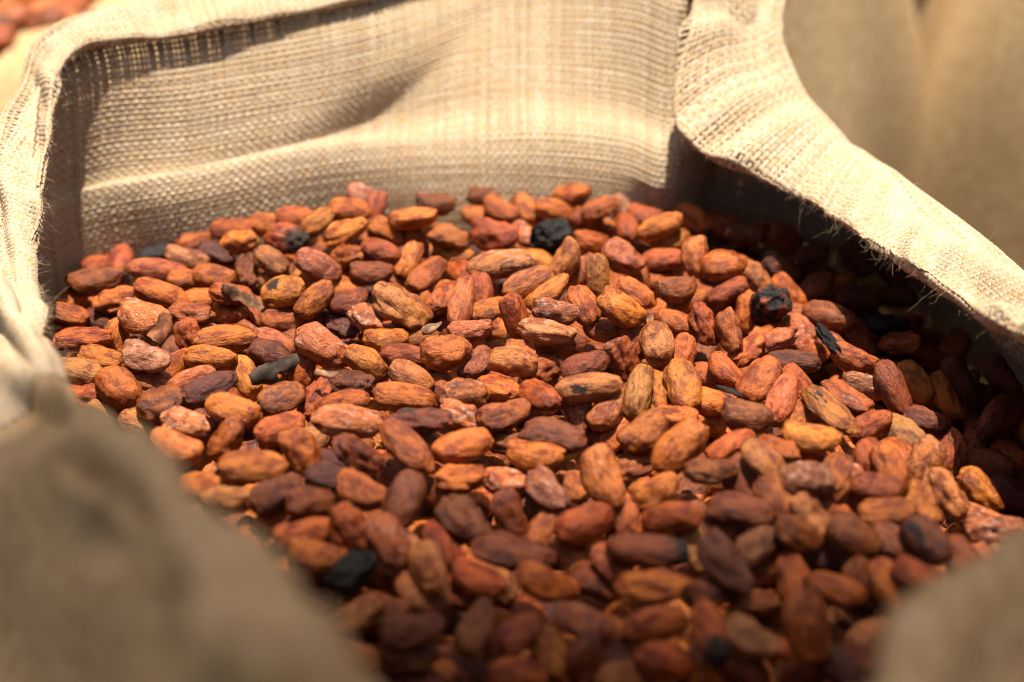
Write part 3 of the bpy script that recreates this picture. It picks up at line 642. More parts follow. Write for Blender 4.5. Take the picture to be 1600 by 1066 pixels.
def char_material():
    b = NT('charred')
    q = b.n('ShaderNodeTexCoord').outputs['Object']
    n = b.noise(q, 3.0, 6.0, 0.65)
    f = b.noise(q, 9.0, 5.0, 0.65)
    col = b.mix(b.step(f, 0.55, 0.75), (0.012, 0.0105, 0.0095, 1), (0.055, 0.045, 0.038, 1))
    red = b.n('ShaderNodeAttribute', attribute_name='red', attribute_type='OBJECT').outputs['Fac']
    col = b.mix(b.math('MULTIPLY', red, b.step(n, 0.46, 0.62)), col, (0.20, 0.045, 0.025, 1))
    p = b.n('ShaderNodeBsdfPrincipled')
    b.put(p.inputs['Base Color'], col)
    p.inputs['Roughness'].default_value = 0.55
    p.inputs['Specular IOR Level'].default_value = 0.12
    b.put(p.inputs['Normal'], b.bump(b.math('ADD', n, b.math('MULTIPLY', f, 0.5)), 0.8, 0.0015))
    return b.out(p.outputs[0])


def husk_material():
    b = NT('dry_husk')
    q = b.n('ShaderNodeTexCoord').outputs['Object']
    n = b.noise(q, 160.0, 5.0, 0.65)
    oc = b.n('ShaderNodeObjectInfo').outputs['Color']
    col = b.mix(b.step(n, 0.4, 0.62), b.mix(1.0, oc, (0.3, 0.25, 0.22, 1), 'MULTIPLY'), oc)
    p = b.n('ShaderNodeBsdfPrincipled')
    b.put(p.inputs['Base Color'], col)
    p.inputs['Roughness'].default_value = 0.75
    p.inputs['Specular IOR Level'].default_value = 0.2
    b.put(p.inputs['Normal'], b.bump(n, 0.7, 0.0008))
    return b.out(p.outputs[0])


CLOTH = (0.50, 0.335, 0.175)


def thread_material():
    """woven jute, real threads: colour differs from yarn to yarn and along the yarn"""
    b = NT('jute_yarn')
    tone = b.n('ShaderNodeAttribute', attribute_name='tone').outputs['Fac']
    pos = b.n('ShaderNodeNewGeometry').outputs['Position']
    slub = b.noise(pos, 210.0, 4.0, 0.6)
    wide = b.noise(pos, 28.0, 4.0, 0.6)
    hair = b.noise(pos, 1500.0, 3.0, 0.7)
    col = b.mix(tone, (0.42, 0.30, 0.180, 1), (0.60, 0.475, 0.335, 1))
    col = b.mix(b.step(slub, 0.45, 0.72, 0.0, 0.55), col, (0.54, 0.345, 0.16, 1))
    col = b.mix(b.step(slub, 0.30, 0.44, 0.5, 0.0), col, (0.64, 0.515, 0.37, 1))
    col = b.mix(b.step(wide, 0.5, 0.72, 0.0, 0.35), col, (0.48, 0.33, 0.175, 1))
    p = b.n('ShaderNodeBsdfPrincipled')
    b.put(p.inputs['Base Color'], col)
    p.inputs['Roughness'].default_value = 0.85
    p.inputs['Specular IOR Level'].default_value = 0.2
    nb = b.bump(hair, 0.7, 0.0006)
    b.put(p.inputs['Normal'], nb)
    tr = b.n('ShaderNodeBsdfTranslucent')
    b.put(tr.inputs['Color'], b.mix(1.0, col, (0.95, 0.80, 0.62, 1), 'MULTIPLY'))
    mx = b.n('ShaderNodeMixShader')
    mx.inputs[0].default_value = 0.24
    b.t.links.new(p.outputs[0], mx.inputs[1])
    b.t.links.new(tr.outputs[0], mx.inputs[2])
    return b.out(mx.outputs[0])


def burlap_material(name, c, pitch=0.0022):
    """plain-weave burlap on a sheet: pillowed crossings, dark pinholes, coarse and fine yarns"""
    b = NT(name)
    uv = b.n('ShaderNodeUVMap', uv_map='weave').outputs[0]
    pos = b.n('ShaderNodeTexCoord').outputs['Object']
    sep = b.n('ShaderNodeSeparateXYZ')
    b.put(sep.inputs[0], uv)
    a = b.math('MULTIPLY', sep.outputs[0], math.pi / pitch)
    d = b.math('MULTIPLY', sep.outputs[1], math.pi / pitch)
    su = b.math('ABSOLUTE', b.math('SINE', a))
    sv = b.math('ABSOLUTE', b.math('SINE', d))
    par = b.math('GREATER_THAN', b.math('MULTIPLY', b.math('SINE', a), b.math('SINE', d)), 0.0)
    h = b.math('ADD', b.math('MULTIPLY', par, su), b.math('MULTIPLY', b.math('SUBTRACT', 1.0, par), sv))
    pin = b.step(b.math('MAXIMUM', su, sv), 0.12, 0.40)
    slub = b.noise(pos, 180.0, 4.0, 0.6)
    wide = b.noise(pos, 16.0, 5.0, 0.6)
    col = b.mix(b.step(slub, 0.35, 0.68), rgba([x * 1.15 for x in c]), rgba([c[0] * 0.78, c[1] * 0.70, c[2] * 0.58]))
    col = b.mix(b.step(wide, 0.42, 0.70, 0.0, 0.4), col, rgba([c[0] * 0.75, c[1] * 0.70, c[2] * 0.62]))
    col = b.mix(b.math('MULTIPLY', b.math('SUBTRACT', 1.0, pin), 0.8), col, (0.06, 0.04, 0.02, 1))
    p = b.n('ShaderNodeBsdfPrincipled')
    b.put(p.inputs['Base Color'], col)
    p.inputs['Roughness'].default_value = 0.9
    p.inputs['Specular IOR Level'].default_value = 0.2
    b.put(p.inputs['Normal'], b.bump(b.math('ADD', h, b.math('MULTIPLY', slub, 0.5)), 0.6, 0.0008))
    tr = b.n('ShaderNodeBsdfTranslucent')
    b.put(tr.inputs['Color'], col)
    mx = b.n('ShaderNodeMixShader')
    mx.inputs[0].default_value = 0.12
    b.t.links.new(p.outputs[0], mx.inputs[1])
    b.t.links.new(tr.outputs[0], mx.inputs[2])
    return b.out(mx.outputs[0])


def ground_material():
    b = NT('dusty_ground')
    q = b.n('ShaderNodeTexCoord').outputs['Object']
    n = b.noise(q, 3.0, 6.0, 0.6)
    f = b.noise(q, 90.0, 5.0, 0.6)
    col = b.mix(n, (0.20, 0.18, 0.15, 1), (0.32, 0.29, 0.24, 1))
    col = b.mix(b.step(f, 0.55, 0.75, 0.0, 0.5), col, (0.14, 0.125, 0.10, 1))
    p = b.n('ShaderNodeBsdfPrincipled')
    b.put(p.inputs['Base Color'], col)
    p.inputs['Roughness'].default_value = 0.9
    b.put(p.inputs['Normal'], b.bump(f, 0.4, 0.004))
    return b.out(p.outputs[0])


M_BEAN = bean_material('cocoa_bean_skin', False)
M_FILL = bean_material('cocoa_bean_skin_heap', True)
M_CHAR = char_material()
M_HUSK = husk_material()
M_YARN = thread_material()
M_BURLAP = burlap_material('burlap', CLOTH)
M_GROUND = ground_material()

# ------------------------------------------------------------------ ground
GZ = -0.50
gv = [(-8, -4, GZ), (8, -4, GZ), (8, 16, GZ), (-8, 16, GZ)]
g = link(bpy.data.objects.new('ground', mesh_from('ground', gv, [(0, 1, 2, 3)], M_GROUND)))
g['kind'] = 'structure'


# ------------------------------------------------------------------ added canvas sheet, unseen, put high above to shade the front of the sack
SHADE_Z = 10.0
edge_y = 0.322 + SUN_DIR.y / SUN_DIR.z * SHADE_Z
shade_ob = link(bpy.data.objects.new('added_shade_sheet', None))
shade_ob.location = (-1.3, edge_y - 1.3, SHADE_Z)
tag(shade_ob, 'added unseen canvas sheet high above the viewer, put there to shade the front cloth', 'awning')
na, nb_ = 60, 24
av = []
for i in range(na + 1):
    for j in range(nb_ + 1):
        X_, Y_ = -2.2 + 4.4 * i / na, 1.3 - 2.6 * j / nb_
        av.append((X_, Y_ + (.012 * math.sin(X_ * 9.0) if j == 0 else 0), -.10 * math.sin(math.pi * j / nb_) + .35 * j / nb_ + .01 * math.sin(X_ * 6)))
ia = np.arange((na + 1) * (nb_ + 1)).reshape(na + 1, nb_ + 1)
qa = np.stack([ia[:-1, :-1], ia[:-1, 1:], ia[1:, 1:], ia[1:, :-1]], -1).reshape(-1, 4)
wn_ = NT('added_shade_canvas')
wp = wn_.n('ShaderNodeBsdfPrincipled')
wp.inputs['Base Color'].default_value = (.55, .48, .38, 1)
wp.inputs['Roughness'].default_value = .9
link(bpy.data.objects.new('canvas', mesh_from('canvas', av, qa, wn_.out(wp.outputs[0]))), shade_ob)
for sx in (-2.1, 2.1):
    for sy in (-1.25, 1.2):
        zt = .35 * (1.3 - sy) / 2.6
        pv = []
        for zz in (GZ - SHADE_Z, zt):
            for k in range(10):
                pv.append((sx + .022 * math.cos(k * .6283), sy + .022 * math.sin(k * .6283), zz))
        pq = [(k, (k + 1) % 10, 10 + (k + 1) % 10, 10 + k) for k in range(10)]
        link(bpy.data.objects.new('post', mesh_from('post', pv, pq, wn_.m)), shade_ob)

# ------------------------------------------------------------------ cloth surfaces
def catmull(P, t, closed):
    """P (n,...) control points, t parameter array in control index units"""
    n = len(P)
    i = np.floor(t).astype(int)
    f = (t - i)
    f = f.reshape(f.shape + (1,) * (P.ndim - 1))

    def at(k):
        return P[k % n] if closed else P[np.clip(k, 0, n - 1)]
    p0, p1, p2, p3 = at(i - 1), at(i), at(i + 1), at(i + 2)
    return 0.5 * (2 * p1 + (p2 - p0) * f + (2 * p0 - 5 * p1 + 4 * p2 - p3) * f ** 2 + (3 * p1 - p0 - 3 * p2 + p3) * f ** 3)


def grid_normals(G, closed):
    if closed:
        du = np.roll(G, -1, 0) - np.roll(G, 1, 0)
    else:
        du = np.gradient(G, axis=0)
    dv = np.gradient(G, axis=1)
    n = np.cross(du, dv)
    return n / np.maximum(np.linalg.norm(n, axis=2, keepdims=True), 1e-9)


def smooth(a, b, x):
    t = np.clip((x - a) / (b - a), 0, 1)
    return t * t * (3 - 2 * t)


def sheet_object(name, G, mat, parent, closed, uvscale=None):
    nu, nv = G.shape[:2]
    idx = np.arange(nu * nv).reshape(nu, nv)
    if closed:
        nxt = np.roll(idx, -1, 0)
        q = np.stack([idx[:, :-1], nxt[:, :-1], nxt[:, 1:], idx[:, 1:]], -1).reshape(-1, 4)
    else:
        q = np.stack([idx[:-1, :-1], idx[1:, :-1], idx[1:, 1:], idx[:-1, 1:]], -1).reshape(-1, 4)
    me = mesh_from(name, G.reshape(-1, 3), q, mat)
    # weave coordinates in metres of cloth
    mid = nv // 2
    su = np.concatenate([[0], np.cumsum(np.linalg.norm(np.diff(G[:, mid], axis=0), axis=1))])
    sv = np.concatenate([[0], np.cumsum(np.linalg.norm(np.diff(G, axis=1), axis=2).mean(0))])
    U = np.repeat(su[:, None], nv, 1)
    V = np.repeat(sv[None, :], nu, 0)
    uv = np.stack([U, V], -1).reshape(-1, 2)
    lay = me.uv_layers.new(name='weave')
    li = np.empty(len(me.loops), dtype=np.int32)
    me.loops.foreach_get('vertex_index', li)
    uvl = uv[li]
    if closed:                                   # the seam quads
        fl = uvl.reshape(-1, 4, 2)
        wrap = (fl[:, :, 0].max(1) - fl[:, :, 0].min(1)) > 0.5 * su[-1]
        sub = fl[wrap]
        sub[:, :, 0] = np.where(sub[:, :, 0] < 0.5 * su[-1], sub[:, :, 0] + su[-1] + 0.002, sub[:, :, 0])
        fl[wrap] = sub
        uvl = fl.reshape(-1, 2)
    lay.data.foreach_set('uv', uvl.astype(np.float32).ravel())
    o = bpy.data.objects.new(name, me)
    return link(o, parent)


# --- the open sack: stations round the mouth.  B = where the wall meets the beans, T = crest of the fold, G = cut hem
STATIONS = [
    # B                      T                       G
    ((0.015, 0.12, -0.02), (0.0032, 0.1569, 0.0992), (0.0032, 0.1609, 0.0792)),
    ((-0.05, 0.13, -0.02), (-0.0358, 0.151, 0.1267), (-0.0353, 0.155, 0.1067)),
    ((-0.088, 0.16, -0.02), (-0.0475, 0.1723, 0.1283), (-0.0468, 0.1763, 0.1083)),
    ((-0.125, 0.205, -0.02), (-0.0643, 0.2042, 0.1224), (-0.0633, 0.2082, 0.1024)),
    ((-0.16, 0.265, -0.02), (-0.0928, 0.254, 0.1017), (-0.0914, 0.258, 0.0817)),
    ((-0.19, 0.35, -0.02), (-0.1376, 0.3355, 0.062), (-0.1367, 0.3531, 0.0524)),
    ((-0.205, 0.43, -0.02), (-0.1775, 0.4233, 0.0412), (-0.1615, 0.4166, 0.04)),
    ((-0.203, 0.49, -0.02), (-0.1931, 0.5008, 0.0503), (-0.1757, 0.4858, 0.0548)),
    ((-0.188, 0.532, -0.02), (-0.1985, 0.5728, 0.0693), (-0.1801, 0.5508, 0.0723)),
    ((-0.137, 0.534, -0.01), (-0.1463, 0.6073, 0.0767), (-0.135, 0.575, 0.0727)),
    ((-0.073, 0.562, -0.01), (-0.0796, 0.6429, 0.0764), (-0.0737, 0.6107, 0.0726)),
    ((0.0, 0.566, -0.01), (0.0, 0.7008, 0.0829), (0.0, 0.6609, 0.0766)),
    ((0.07, 0.553, -0.01), (0.1099, 0.6494, 0.0772), (0.0767, 0.6101, 0.0901)),
    ((0.092, 0.585, -0.02), (0.1194, 0.5881, 0.0562), (0.0679, 0.5366, 0.0504)),
    ((0.168, 0.556, -0.04), (0.1431, 0.5495, 0.0335), (0.1144, 0.5061, 0.031)),
    ((0.2, 0.49, -0.04), (0.1556, 0.486, 0.033), (0.1393, 0.4496, 0.0339)),
    ((0.215, 0.42, -0.04), (0.1735, 0.4152, 0.0434), (0.1573, 0.3962, 0.0435)),
    ((0.222, 0.335, -0.03), (0.192, 0.366, 0.0542), (0.1703, 0.3578, 0.0504)),
    ((0.19, 0.25, -0.03), (0.1599, 0.2718, 0.0741), (0.1575, 0.2758, 0.0541)),
    ((0.15, 0.215, -0.03), (0.1089, 0.2245, 0.093), (0.1073, 0.2285, 0.073)),
    ((0.1, 0.18, -0.03), (0.0755, 0.192, 0.1036), (0.0744, 0.196, 0.0836)),
    ((0.06, 0.145, -0.03), (0.054, 0.167, 0.1056), (0.0532, 0.171, 0.0856)),
]
CEN = np.array([0.0, 0.36, 0.0])
rows = []
for Bp, Tp, Gp in STATIONS:
    Bp, Tp, Gp = map(np.array, (Bp, Tp, Gp))
    outw = Bp - CEN
    outw[2] = 0
    outw /= np.linalg.norm(outw)
    foot = Bp * 1.0 + outw * 0.01
    foot[2] = GZ + 0.006
    belly = Bp + outw * 0.035
    belly[2] = -0.27
    mid = Bp * 0.5 + Tp * 0.5 + outw * 0.004
    upper = Tp * 0.88 + Bp * 0.12 + outw * 0.005
    band = Tp * 0.5 + Gp * 0.5 + np.array([0, 0, 0.002])
    under = Gp + outw * 0.0035 + np.array([0, 0, -0.0042])
    tuck = Gp + outw * 0.0095 + np.array([0, 0, -0.0030])
    k = len(rows)
    if 8 <= k <= 12:
        belly = Bp - outw * 0.03
        belly[2] = -0.27
    if 8 <= k <= 12:                       # the back cloth leans away and stands close behind its own hem
        upper = Gp + outw * 0.003 + np.array([0, 0, -0.011])
        mid = Bp * 0.52 + upper * 0.48
    rows.append([foot, belly, Bp, mid, upper, Tp, band, Gp, under, tuck])
PC = np.array(rows)                       # (22, 10, 3)
NS = len(PC)
VSUB = [10, 22, 16, 16, 8, 8, 8, 5, 4]
tv = np.concatenate([np.linspace(k, k + 1, n, endpoint=False) for k, n in enumerate(VSUB)] + [[9.0]])
GV = np.stack([catmull(PC[s], tv, False) for s in range(NS)])        # (NS, nv, 3)
chord = np.linalg.norm(np.roll(PC[:, 5], -1, 0) - PC[:, 5], axis=1)
NU = 640
tu = []
for s in range(NS):
    k = max(6, int(round(NU * chord[s] / chord.sum())))
    tu.append(np.linspace(s, s + 1, k, endpoint=False))
tu = np.concatenate(tu)
GRID = catmull(GV, tu, True)              # (nu, nv, 3)
NRM = grid_normals(GRID, True)
ivB, ivT, ivG = int(np.searchsorted(tv, 2)), int(np.searchsorted(tv, 5)), int(np.searchsorted(tv, 7))
TU, TV = np.meshgrid(tu, tv, indexing='ij')
inward = np.array([0.0, 0.40, 0.0]) - GRID
inward[:, :, 2] = 0
inward /= np.linalg.norm(inward, axis=2, keepdims=True)

# the big slanting fold of the back cloth: the cloth above the crease sags forward over it
hfrac = (TV - 2.0) / 3.0                   # 0 at the beans, 1 at the crest
Xg = GRID[:, :, 0]
hc = np.interp(Xg, [-.20, -.14, -.105, -.065, -.045, .006, .05, .09], [.12, .19, .24, .35, .43, .66, .78, .85])
amp = np.interp(Xg, [-.17, -.14, -.10, -.065, -.02, .01, .05, .08], [.001, .0050, .0068, .0070, .0060, .0046, .002, 0]) * ((TU > 8) & (TU < 12.5))
dh = hfrac - hc
sag = smooth(-.08, .15, dh) * (1 - smooth(.15, .60, dh)) - .15 * np.exp(-((dh + .035) / .05) ** 2)
fold = amp * sag * ((hfrac > 0) & (hfrac < 1.05))
down = np.zeros_like(GRID)
down[:, :, 2] = -1
GRID = GRID + inward * fold[:, :, None] + down * (fold * 0.15)[:, :, None]
# a pleat where the back cloth turns the corner into the shade
pl = np.exp(-((TU - 11.95) / 0.20) ** 2) * smooth(2.0, 2.2, TV) * (1 - smooth(4.6, 5.2, TV)) * 0.010
GRID = GRID + inward * pl[:, :, None]
# soft random rumples
rum = np.zeros(GRID.shape[:2])
for k in range(16):
    fu, fv = rng.uniform(1.0, 5.5), rng.uniform(0.4, 1.9)
    a = 0.0019 / (0.6 + 0.35 * fu)
    rum += a * np.sin(2 * math.pi * (round(fu * 4) / 22.0 * 2.0 * TU / 2 + fv * TV / 2.2) + rng.uniform(0, 6.3))
rum *= 1 - .72 * smooth(7.4, 8.2, TU) * (1 - smooth(11.8, 12.6, TU))      # the back cloth is pulled flatter
front = np.clip(np.maximum(smooth(5.2, 3.8, TU), smooth(17.2, 18.4, TU)), 0, 1)
for k in range(4):                        # the front collar has broad dents
    rum += front * 0.0016 * np.sin(2 * math.pi * (rng.integers(1, 4) / 22.0 * 2 * TU + rng.uniform(.25, .8) * TV) + rng.uniform(0, 6.3))
rum += front * 0.0042 * np.sin(2 * math.pi * (TV - 2) / 2.3 + TU * 1.1) * smooth(2, 3, TV)
NRM = grid_normals(GRID, True)
fade = smooth(1.0, 2.0, TV)
GRID = GRID + NRM * (rum * fade * (1 - 0.55 * smooth(5.5, 7, TV)))[:, :, None]
kink = sum(a_ * np.sin(f_ * TU + p_ + .9 * TV) for a_, f_, p_ in ((.0011, 7.3, .4), (.0008, 12.7, 2.0), (.0006, 19.1, 4.4))) * (1 - .65 * smooth(7.5, 8.3, TU) * (1 - smooth(11.0, 12.0, TU)))
GRID = GRID + NRM * (kink * smooth(4.6, 6.2, TV))[:, :, None] + down * (.9 * kink * smooth(5.8, 7.0, TV))[:, :, None]
# large slow waviness of the sack body
body = 0.012 * np.sin(TU * 2 * math.pi * 7 / 22 + 1.3 * TV) * smooth(0, .6, TV) * (1 - smooth(1.3, 2.0, TV))
GRID = GRID + NRM * body[:, :, None]
NRM = grid_normals(GRID, True)

sack = link(bpy.data.objects.new('burlap_sack', None))
sack.location = (0, 0.36, GZ)
sack.empty_display_size = 0.05
tag(sack, 'open jute sack in the foreground, heaped with orange-brown cocoa beans, mouth folded over', 'sack')
OFF = np.array([0, 0.36, GZ])

# sheet for the body and the strongly blurred front collar
U0, U1 = 4.75, 17.6                        # station range with real woven yarns
sel = np.where((tu >= U0) & (tu <= U1))[0]
vlow = int(np.searchsorted(tv, 1.86))
sheet_object('body_cloth', GRID[:, :vlow + 1] - OFF, M_BURLAP, sack, True)
fr = np.concatenate([np.arange(sel[-1], len(tu)), np.arange(0, sel[0] + 1)])
sheet_object('front_collar', GRID[fr][:, vlow:] - OFF, M_BURLAP, sack, False)


def weave(G, Nn, pitch, name, parent, offset, cover):
    """plain weave of real yarns on the surface patch G"""
    nu, nv = G.shape[:2]
    mu = np.linalg.norm(np.diff(G, axis=0), axis=2)[:, nv // 3: 2 * nv // 3].mean(1)
    mv = np.linalg.norm(np.diff(G, axis=1), axis=2).mean(0)
    su = np.concatenate([[0], np.cumsum(mu)])
    sv = np.concatenate([[0], np.cumsum(mv)])
    nI, nJ = int(su[-1] / pitch), int(sv[-1] / pitch)

    def sample(ui, vj):
        ui = np.clip(ui, 0, nu - 1.001)
        vj = np.clip(vj, 0, nv - 1.001)
        i, j = ui.astype(int), vj.astype(int)
        f, g_ = (ui - i)[..., None], (vj - j)[..., None]

        def bl(A):
            return (A[i, j] * (1 - f) * (1 - g_) + A[i + 1, j] * f * (1 - g_) + A[i, j + 1] * (1 - f) * g_ + A[i + 1, j + 1] * f * g_)
        return bl(G), bl(Nn)
    verts, quads, tones, base = [], [], [], 0
    K = 5
    ang = np.linspace(0, 2 * math.pi, K, endpoint=False) + 0.3
    for warp in (True, False):
        n_thr, n_cr = (nI, nJ) if warp else (nJ, nI)
        c = np.arange(0, n_cr - 0.5, 0.5)
        thr = np.arange(n_thr)
        wob = rng.normal(0, 0.075, n_thr)[:, None] + 0.07 * np.sin(c[None, :] * rng.uniform(.04, .12, n_thr)[:, None] + rng.uniform(0, 6.3, n_thr)[:, None])
        a_s = (thr[:, None] + 0.5 + wob) * pitch
        b_s = np.repeat((c[None, :] + 0.5) * pitch, n_thr, 0)
        if warp:
            ui, vj = np.interp(a_s, su, np.arange(nu)), np.interp(b_s, sv, np.arange(nv))
        else:
            ui, vj = np.interp(b_s, su, np.arange(nu)), np.interp(a_s, sv, np.arange(nv))
        pos, nor = sample(ui, vj)
        wave = np.cos(math.pi * (c[None, :] + thr[:, None])) * (1 if warp else -1)
        pos = pos + nor * (wave * 0.00031)[..., None]
        tan = np.gradient(pos, axis=1)
        tan /= np.maximum(np.linalg.norm(tan, axis=2, keepdims=True), 1e-9)
        side = np.cross(tan, nor)
        side /= np.maximum(np.linalg.norm(side, axis=2, keepdims=True), 1e-9)
        w = np.exp(rng.normal(0, 0.12, n_thr))[:, None] * (1 + 0.13 * np.sin(c[None, :] * rng.uniform(.15, .5, n_thr)[:, None] + rng.uniform(0, 6.3, n_thr)[:, None]) + rng.normal(0, .06, (n_thr, len(c))))
        w = np.clip(w, .62, 1.4) * pitch * cover[np.clip(ui, 0, nu - 1).astype(int), np.clip(vj, 0, nv - 1).astype(int)]
        th = np.clip(w * 0.48, .0002, .00048)
        ring = (pos[:, :, None, :] + side[:, :, None, :] * (w[..., None] * np.cos(ang))[..., None]
                + nor[:, :, None, :] * (th[..., None] * np.sin(ang))[..., None])
        m = len(c)
        idx = base + np.arange(n_thr * m * K).reshape(n_thr, m, K)
        nk = np.roll(idx, -1, 2)
        q = np.stack([idx[:, :-1], idx[:, 1:], nk[:, 1:], nk[:, :-1]], -1).reshape(-1, 4)
        verts.append(ring.reshape(-1, 3))
        quads.append(q)
        tones.append(np.repeat(np.clip(rng.normal(.5, .26, n_thr), 0, 1), m * K))
        base += n_thr * m * K
    V = np.concatenate(verts) - offset
    me = mesh_from(name, V, np.concatenate(quads), M_YARN)
    point_attr(me, 'tone', 'FLOAT', np.concatenate(tones))
    o = link(bpy.data.objects.new(name, me), parent)
    o['kind'] = 'stuff'
    return o


PATCH, PN = GRID[sel][:, vlow:], NRM[sel][:, vlow:]
# tight weave nearly everywhere, slack and open just under the back and left hem
slack = np.interp(TU, [5.5, 6.3, 10.4, 11.2], [0, 1, 1, 0], left=0, right=0) * np.interp(TV, [3.2, 4.2, 5.0, 5.3], [0.15, 1, 1, 0])
COVER = 0.53 + 0.07 * smooth(11.5, 12.6, TU) - 0.13 * slack
weave(PATCH, PN, 0.00198, 'woven_cloth', sack, OFF, COVER[sel][:, vlow:])


# loose fibres: a fringe along the cut hem and fuzz over the yarns
def fibres(points, dirs, lens, rad, name, parent, offset):
    n = len(points)
    seg = 6
    t = np.linspace(0, 1, seg + 1)
    bend = rng.normal(0, .55, (n, 3)) * lens[:, None]
    bend[:, 2] -= 0.25 * lens
    path = points[:, None, :] + dirs[:, None, :] * (lens[:, None] * t)[..., None] + bend[:, None, :] * (t ** 2)[None, :, None]
    curl = rng.normal(0, 1, (n, 3))
    path = path + curl[:, None, :] * (.16 * lens[:, None] * np.sin(t[None, :] * rng.uniform(3, 8, n)[:, None]))[..., None]
    tan = np.gradient(path, axis=1)
    tan /= np.maximum(np.linalg.norm(tan, axis=2, keepdims=True), 1e-9)
    a = np.cross(tan, np.array([0.3, 0.2, 0.93]))
    a /= np.maximum(np.linalg.norm(a, axis=2, keepdims=True), 1e-9)
    b_ = np.cross(tan, a)
    ang = np.array([0, 2.094, 4.189])
    r = (rad[:, None] * (1 - .6 * t))[..., None]
    ring = path[:, :, None, :] + a[:, :, None, :] * (r * np.cos(ang))[..., None] + b_[:, :, None, :] * (r * np.sin(ang))[..., None]
    idx = np.arange(n * (seg + 1) * 3).reshape(n, seg + 1, 3)
    nk = np.roll(idx, -1, 2)
    q = np.stack([idx[:, :-1], idx[:, 1:], nk[:, 1:], nk[:, :-1]], -1).reshape(-1, 4)
    me = mesh_from(name, ring.reshape(-1, 3) - offset, q, M_YARN)
    point_attr(me, 'tone', 'FLOAT', np.repeat(np.clip(rng.normal(.75, .2, n), 0, 1), (seg + 1) * 3))
    o = link(bpy.data.objects.new(name, me), parent)
    o['kind'] = 'stuff'
    return o


nF = 3000
ci = rng.integers(0, len(sel), nF)
jg = ivG - vlow
ph = PATCH[ci, jg]
hang = (PATCH[ci, jg] - PATCH[ci, jg - 6])
hang /= np.linalg.norm(hang, axis=1, keepdims=True)
dirs = hang * .55 + rng.normal(0, .6, (nF, 3))
fibres(ph + rng.normal(0, .0006, (nF, 3)), dirs, rng.gamma(1.3, .0011, nF) + .0006, rng.uniform(.00003, .00006, nF), 'hem_fringe', sack, OFF)
nF = 5200
ci = rng.integers(0, len(sel), nF)
jt = (rng.beta(3, 1.6, nF) * (PATCH.shape[1] - 2)).astype(int)
pp = PATCH[ci, jt]
nn = PN[ci, jt] * rng.choice([-1, 1], nF)[:, None]
fibres(pp + nn * .0005, nn * .6 + rng.normal(0, .6, (nF, 3)), np.abs(rng.normal(.0018, .0014, nF)) + .0008, rng.uniform(.00003, .00006, nF), 'yarn_fuzz', sack, OFF)


# ------------------------------------------------------------------ beans
def bean_shape(seed, kind, nu=44, nv=32):
    r_ = random.Random(seed)
    ph = [r_.uniform(0, 6.28) for _ in range(12)]
    e = {'N': .63, 'W': .66, 'K': .62, 'L': .55, 'R': .78, 'S': .72}[kind]
    wr = {'N': .012, 'W': .036, 'K': .015, 'L': .020, 'R': .014, 'S': .065}[kind]
    lump = {'N': .10, 'W': .17, 'K': .11, 'L': .11, 'R': .11, 'S': .24}[kind]
    bend = {'N': r_.uniform(-.06, .06), 'W': r_.uniform(-.08, .08), 'K': r_.uniform(.14, .26), 'L': r_.uniform(-.10, .10), 'R': 0, 'S': .07}[kind]
    asym = r_.uniform(.0, .19)
    off = Vector((r_.uniform(0, 50), r_.uniform(0, 50), r_.uniform(0, 50)))
    dents = [(r_.uniform(-.6, .6), r_.uniform(0, 6.28), r_.uniform(.12, .28), r_.uniform(.03, .11)) for _ in range(4 if kind in 'WS' else 2)]
    vs_ = []
    for i in range(nu + 1):
        th = math.pi * i / nu
        x = -math.cos(th)
        rr = math.sin(th) ** e if 0 < i < nu else 0.0
        rr *= 1 - asym * x
        for j in range(nv if 0 < i < nu else 1):
            f = 2 * math.pi * j / nv
            k = 1.0
            k += wr * (math.sin(5 * f + ph[0] + 1.5 * x) + .8 * math.sin(8 * f + ph[1] - 2.2 * x + math.sin(3 * x + ph[2])) + .6 * math.sin(13 * f + ph[3] + 3 * x)) * (1 - .4 * x * x)
            k += .035 * math.exp(-(math.sin(f) / .20) ** 2)                    # seam along the edge
            for (dx, df, dw, dd) in dents:
                da = math.atan2(math.sin(f - df), math.cos(f - df))
                k -= dd * math.exp(-((x - dx) / dw) ** 2 - (da / (dw * 2.2)) ** 2)
            p = Vector((x, rr * k * math.cos(f), rr * k * math.sin(f)))
            nz = noise.noise(p * 1.6 + off) * lump + noise.noise(p * 3.6 + off) * lump * .45 + noise.noise(p * 8.0 + off) * lump * .14
            p += Vector((p.x * .5, p.y, p.z)).normalized() * nz if p.length > 1e-4 else Vector()
            p.y += bend * (p.x * p.x - .35) * 1.6
            p.z += bend * .25 * (p.x * p.x - .35)
            vs_.append(p)
    V = np.array([tuple(p) for p in vs_])
    lo, hi = V.min(0), V.max(0)
    V = (V - (lo + hi) / 2) / (hi - lo)
    F = []
    first = lambda i: 0 if i == 0 else 1 + (i - 1) * nv
    tri = []
    for j in range(nv):
        tri.append((0, 1 + (j + 1) % nv, 1 + j))
        a = first(nu)
        b0 = first(nu - 1)
        tri.append((a, b0 + j, b0 + (j + 1) % nv))
    for i in range(1, nu - 1):
        for j in range(nv):
            a, b0 = first(i), first(i + 1)
            j2 = (j + 1) % nv
            F.append((a + j, a + j2, b0 + j2, b0 + j))
    tris = tri + [t for q in F for t in ((q[0], q[1], q[2]), (q[0], q[2], q[3]))]
    return V, np.array(tris)


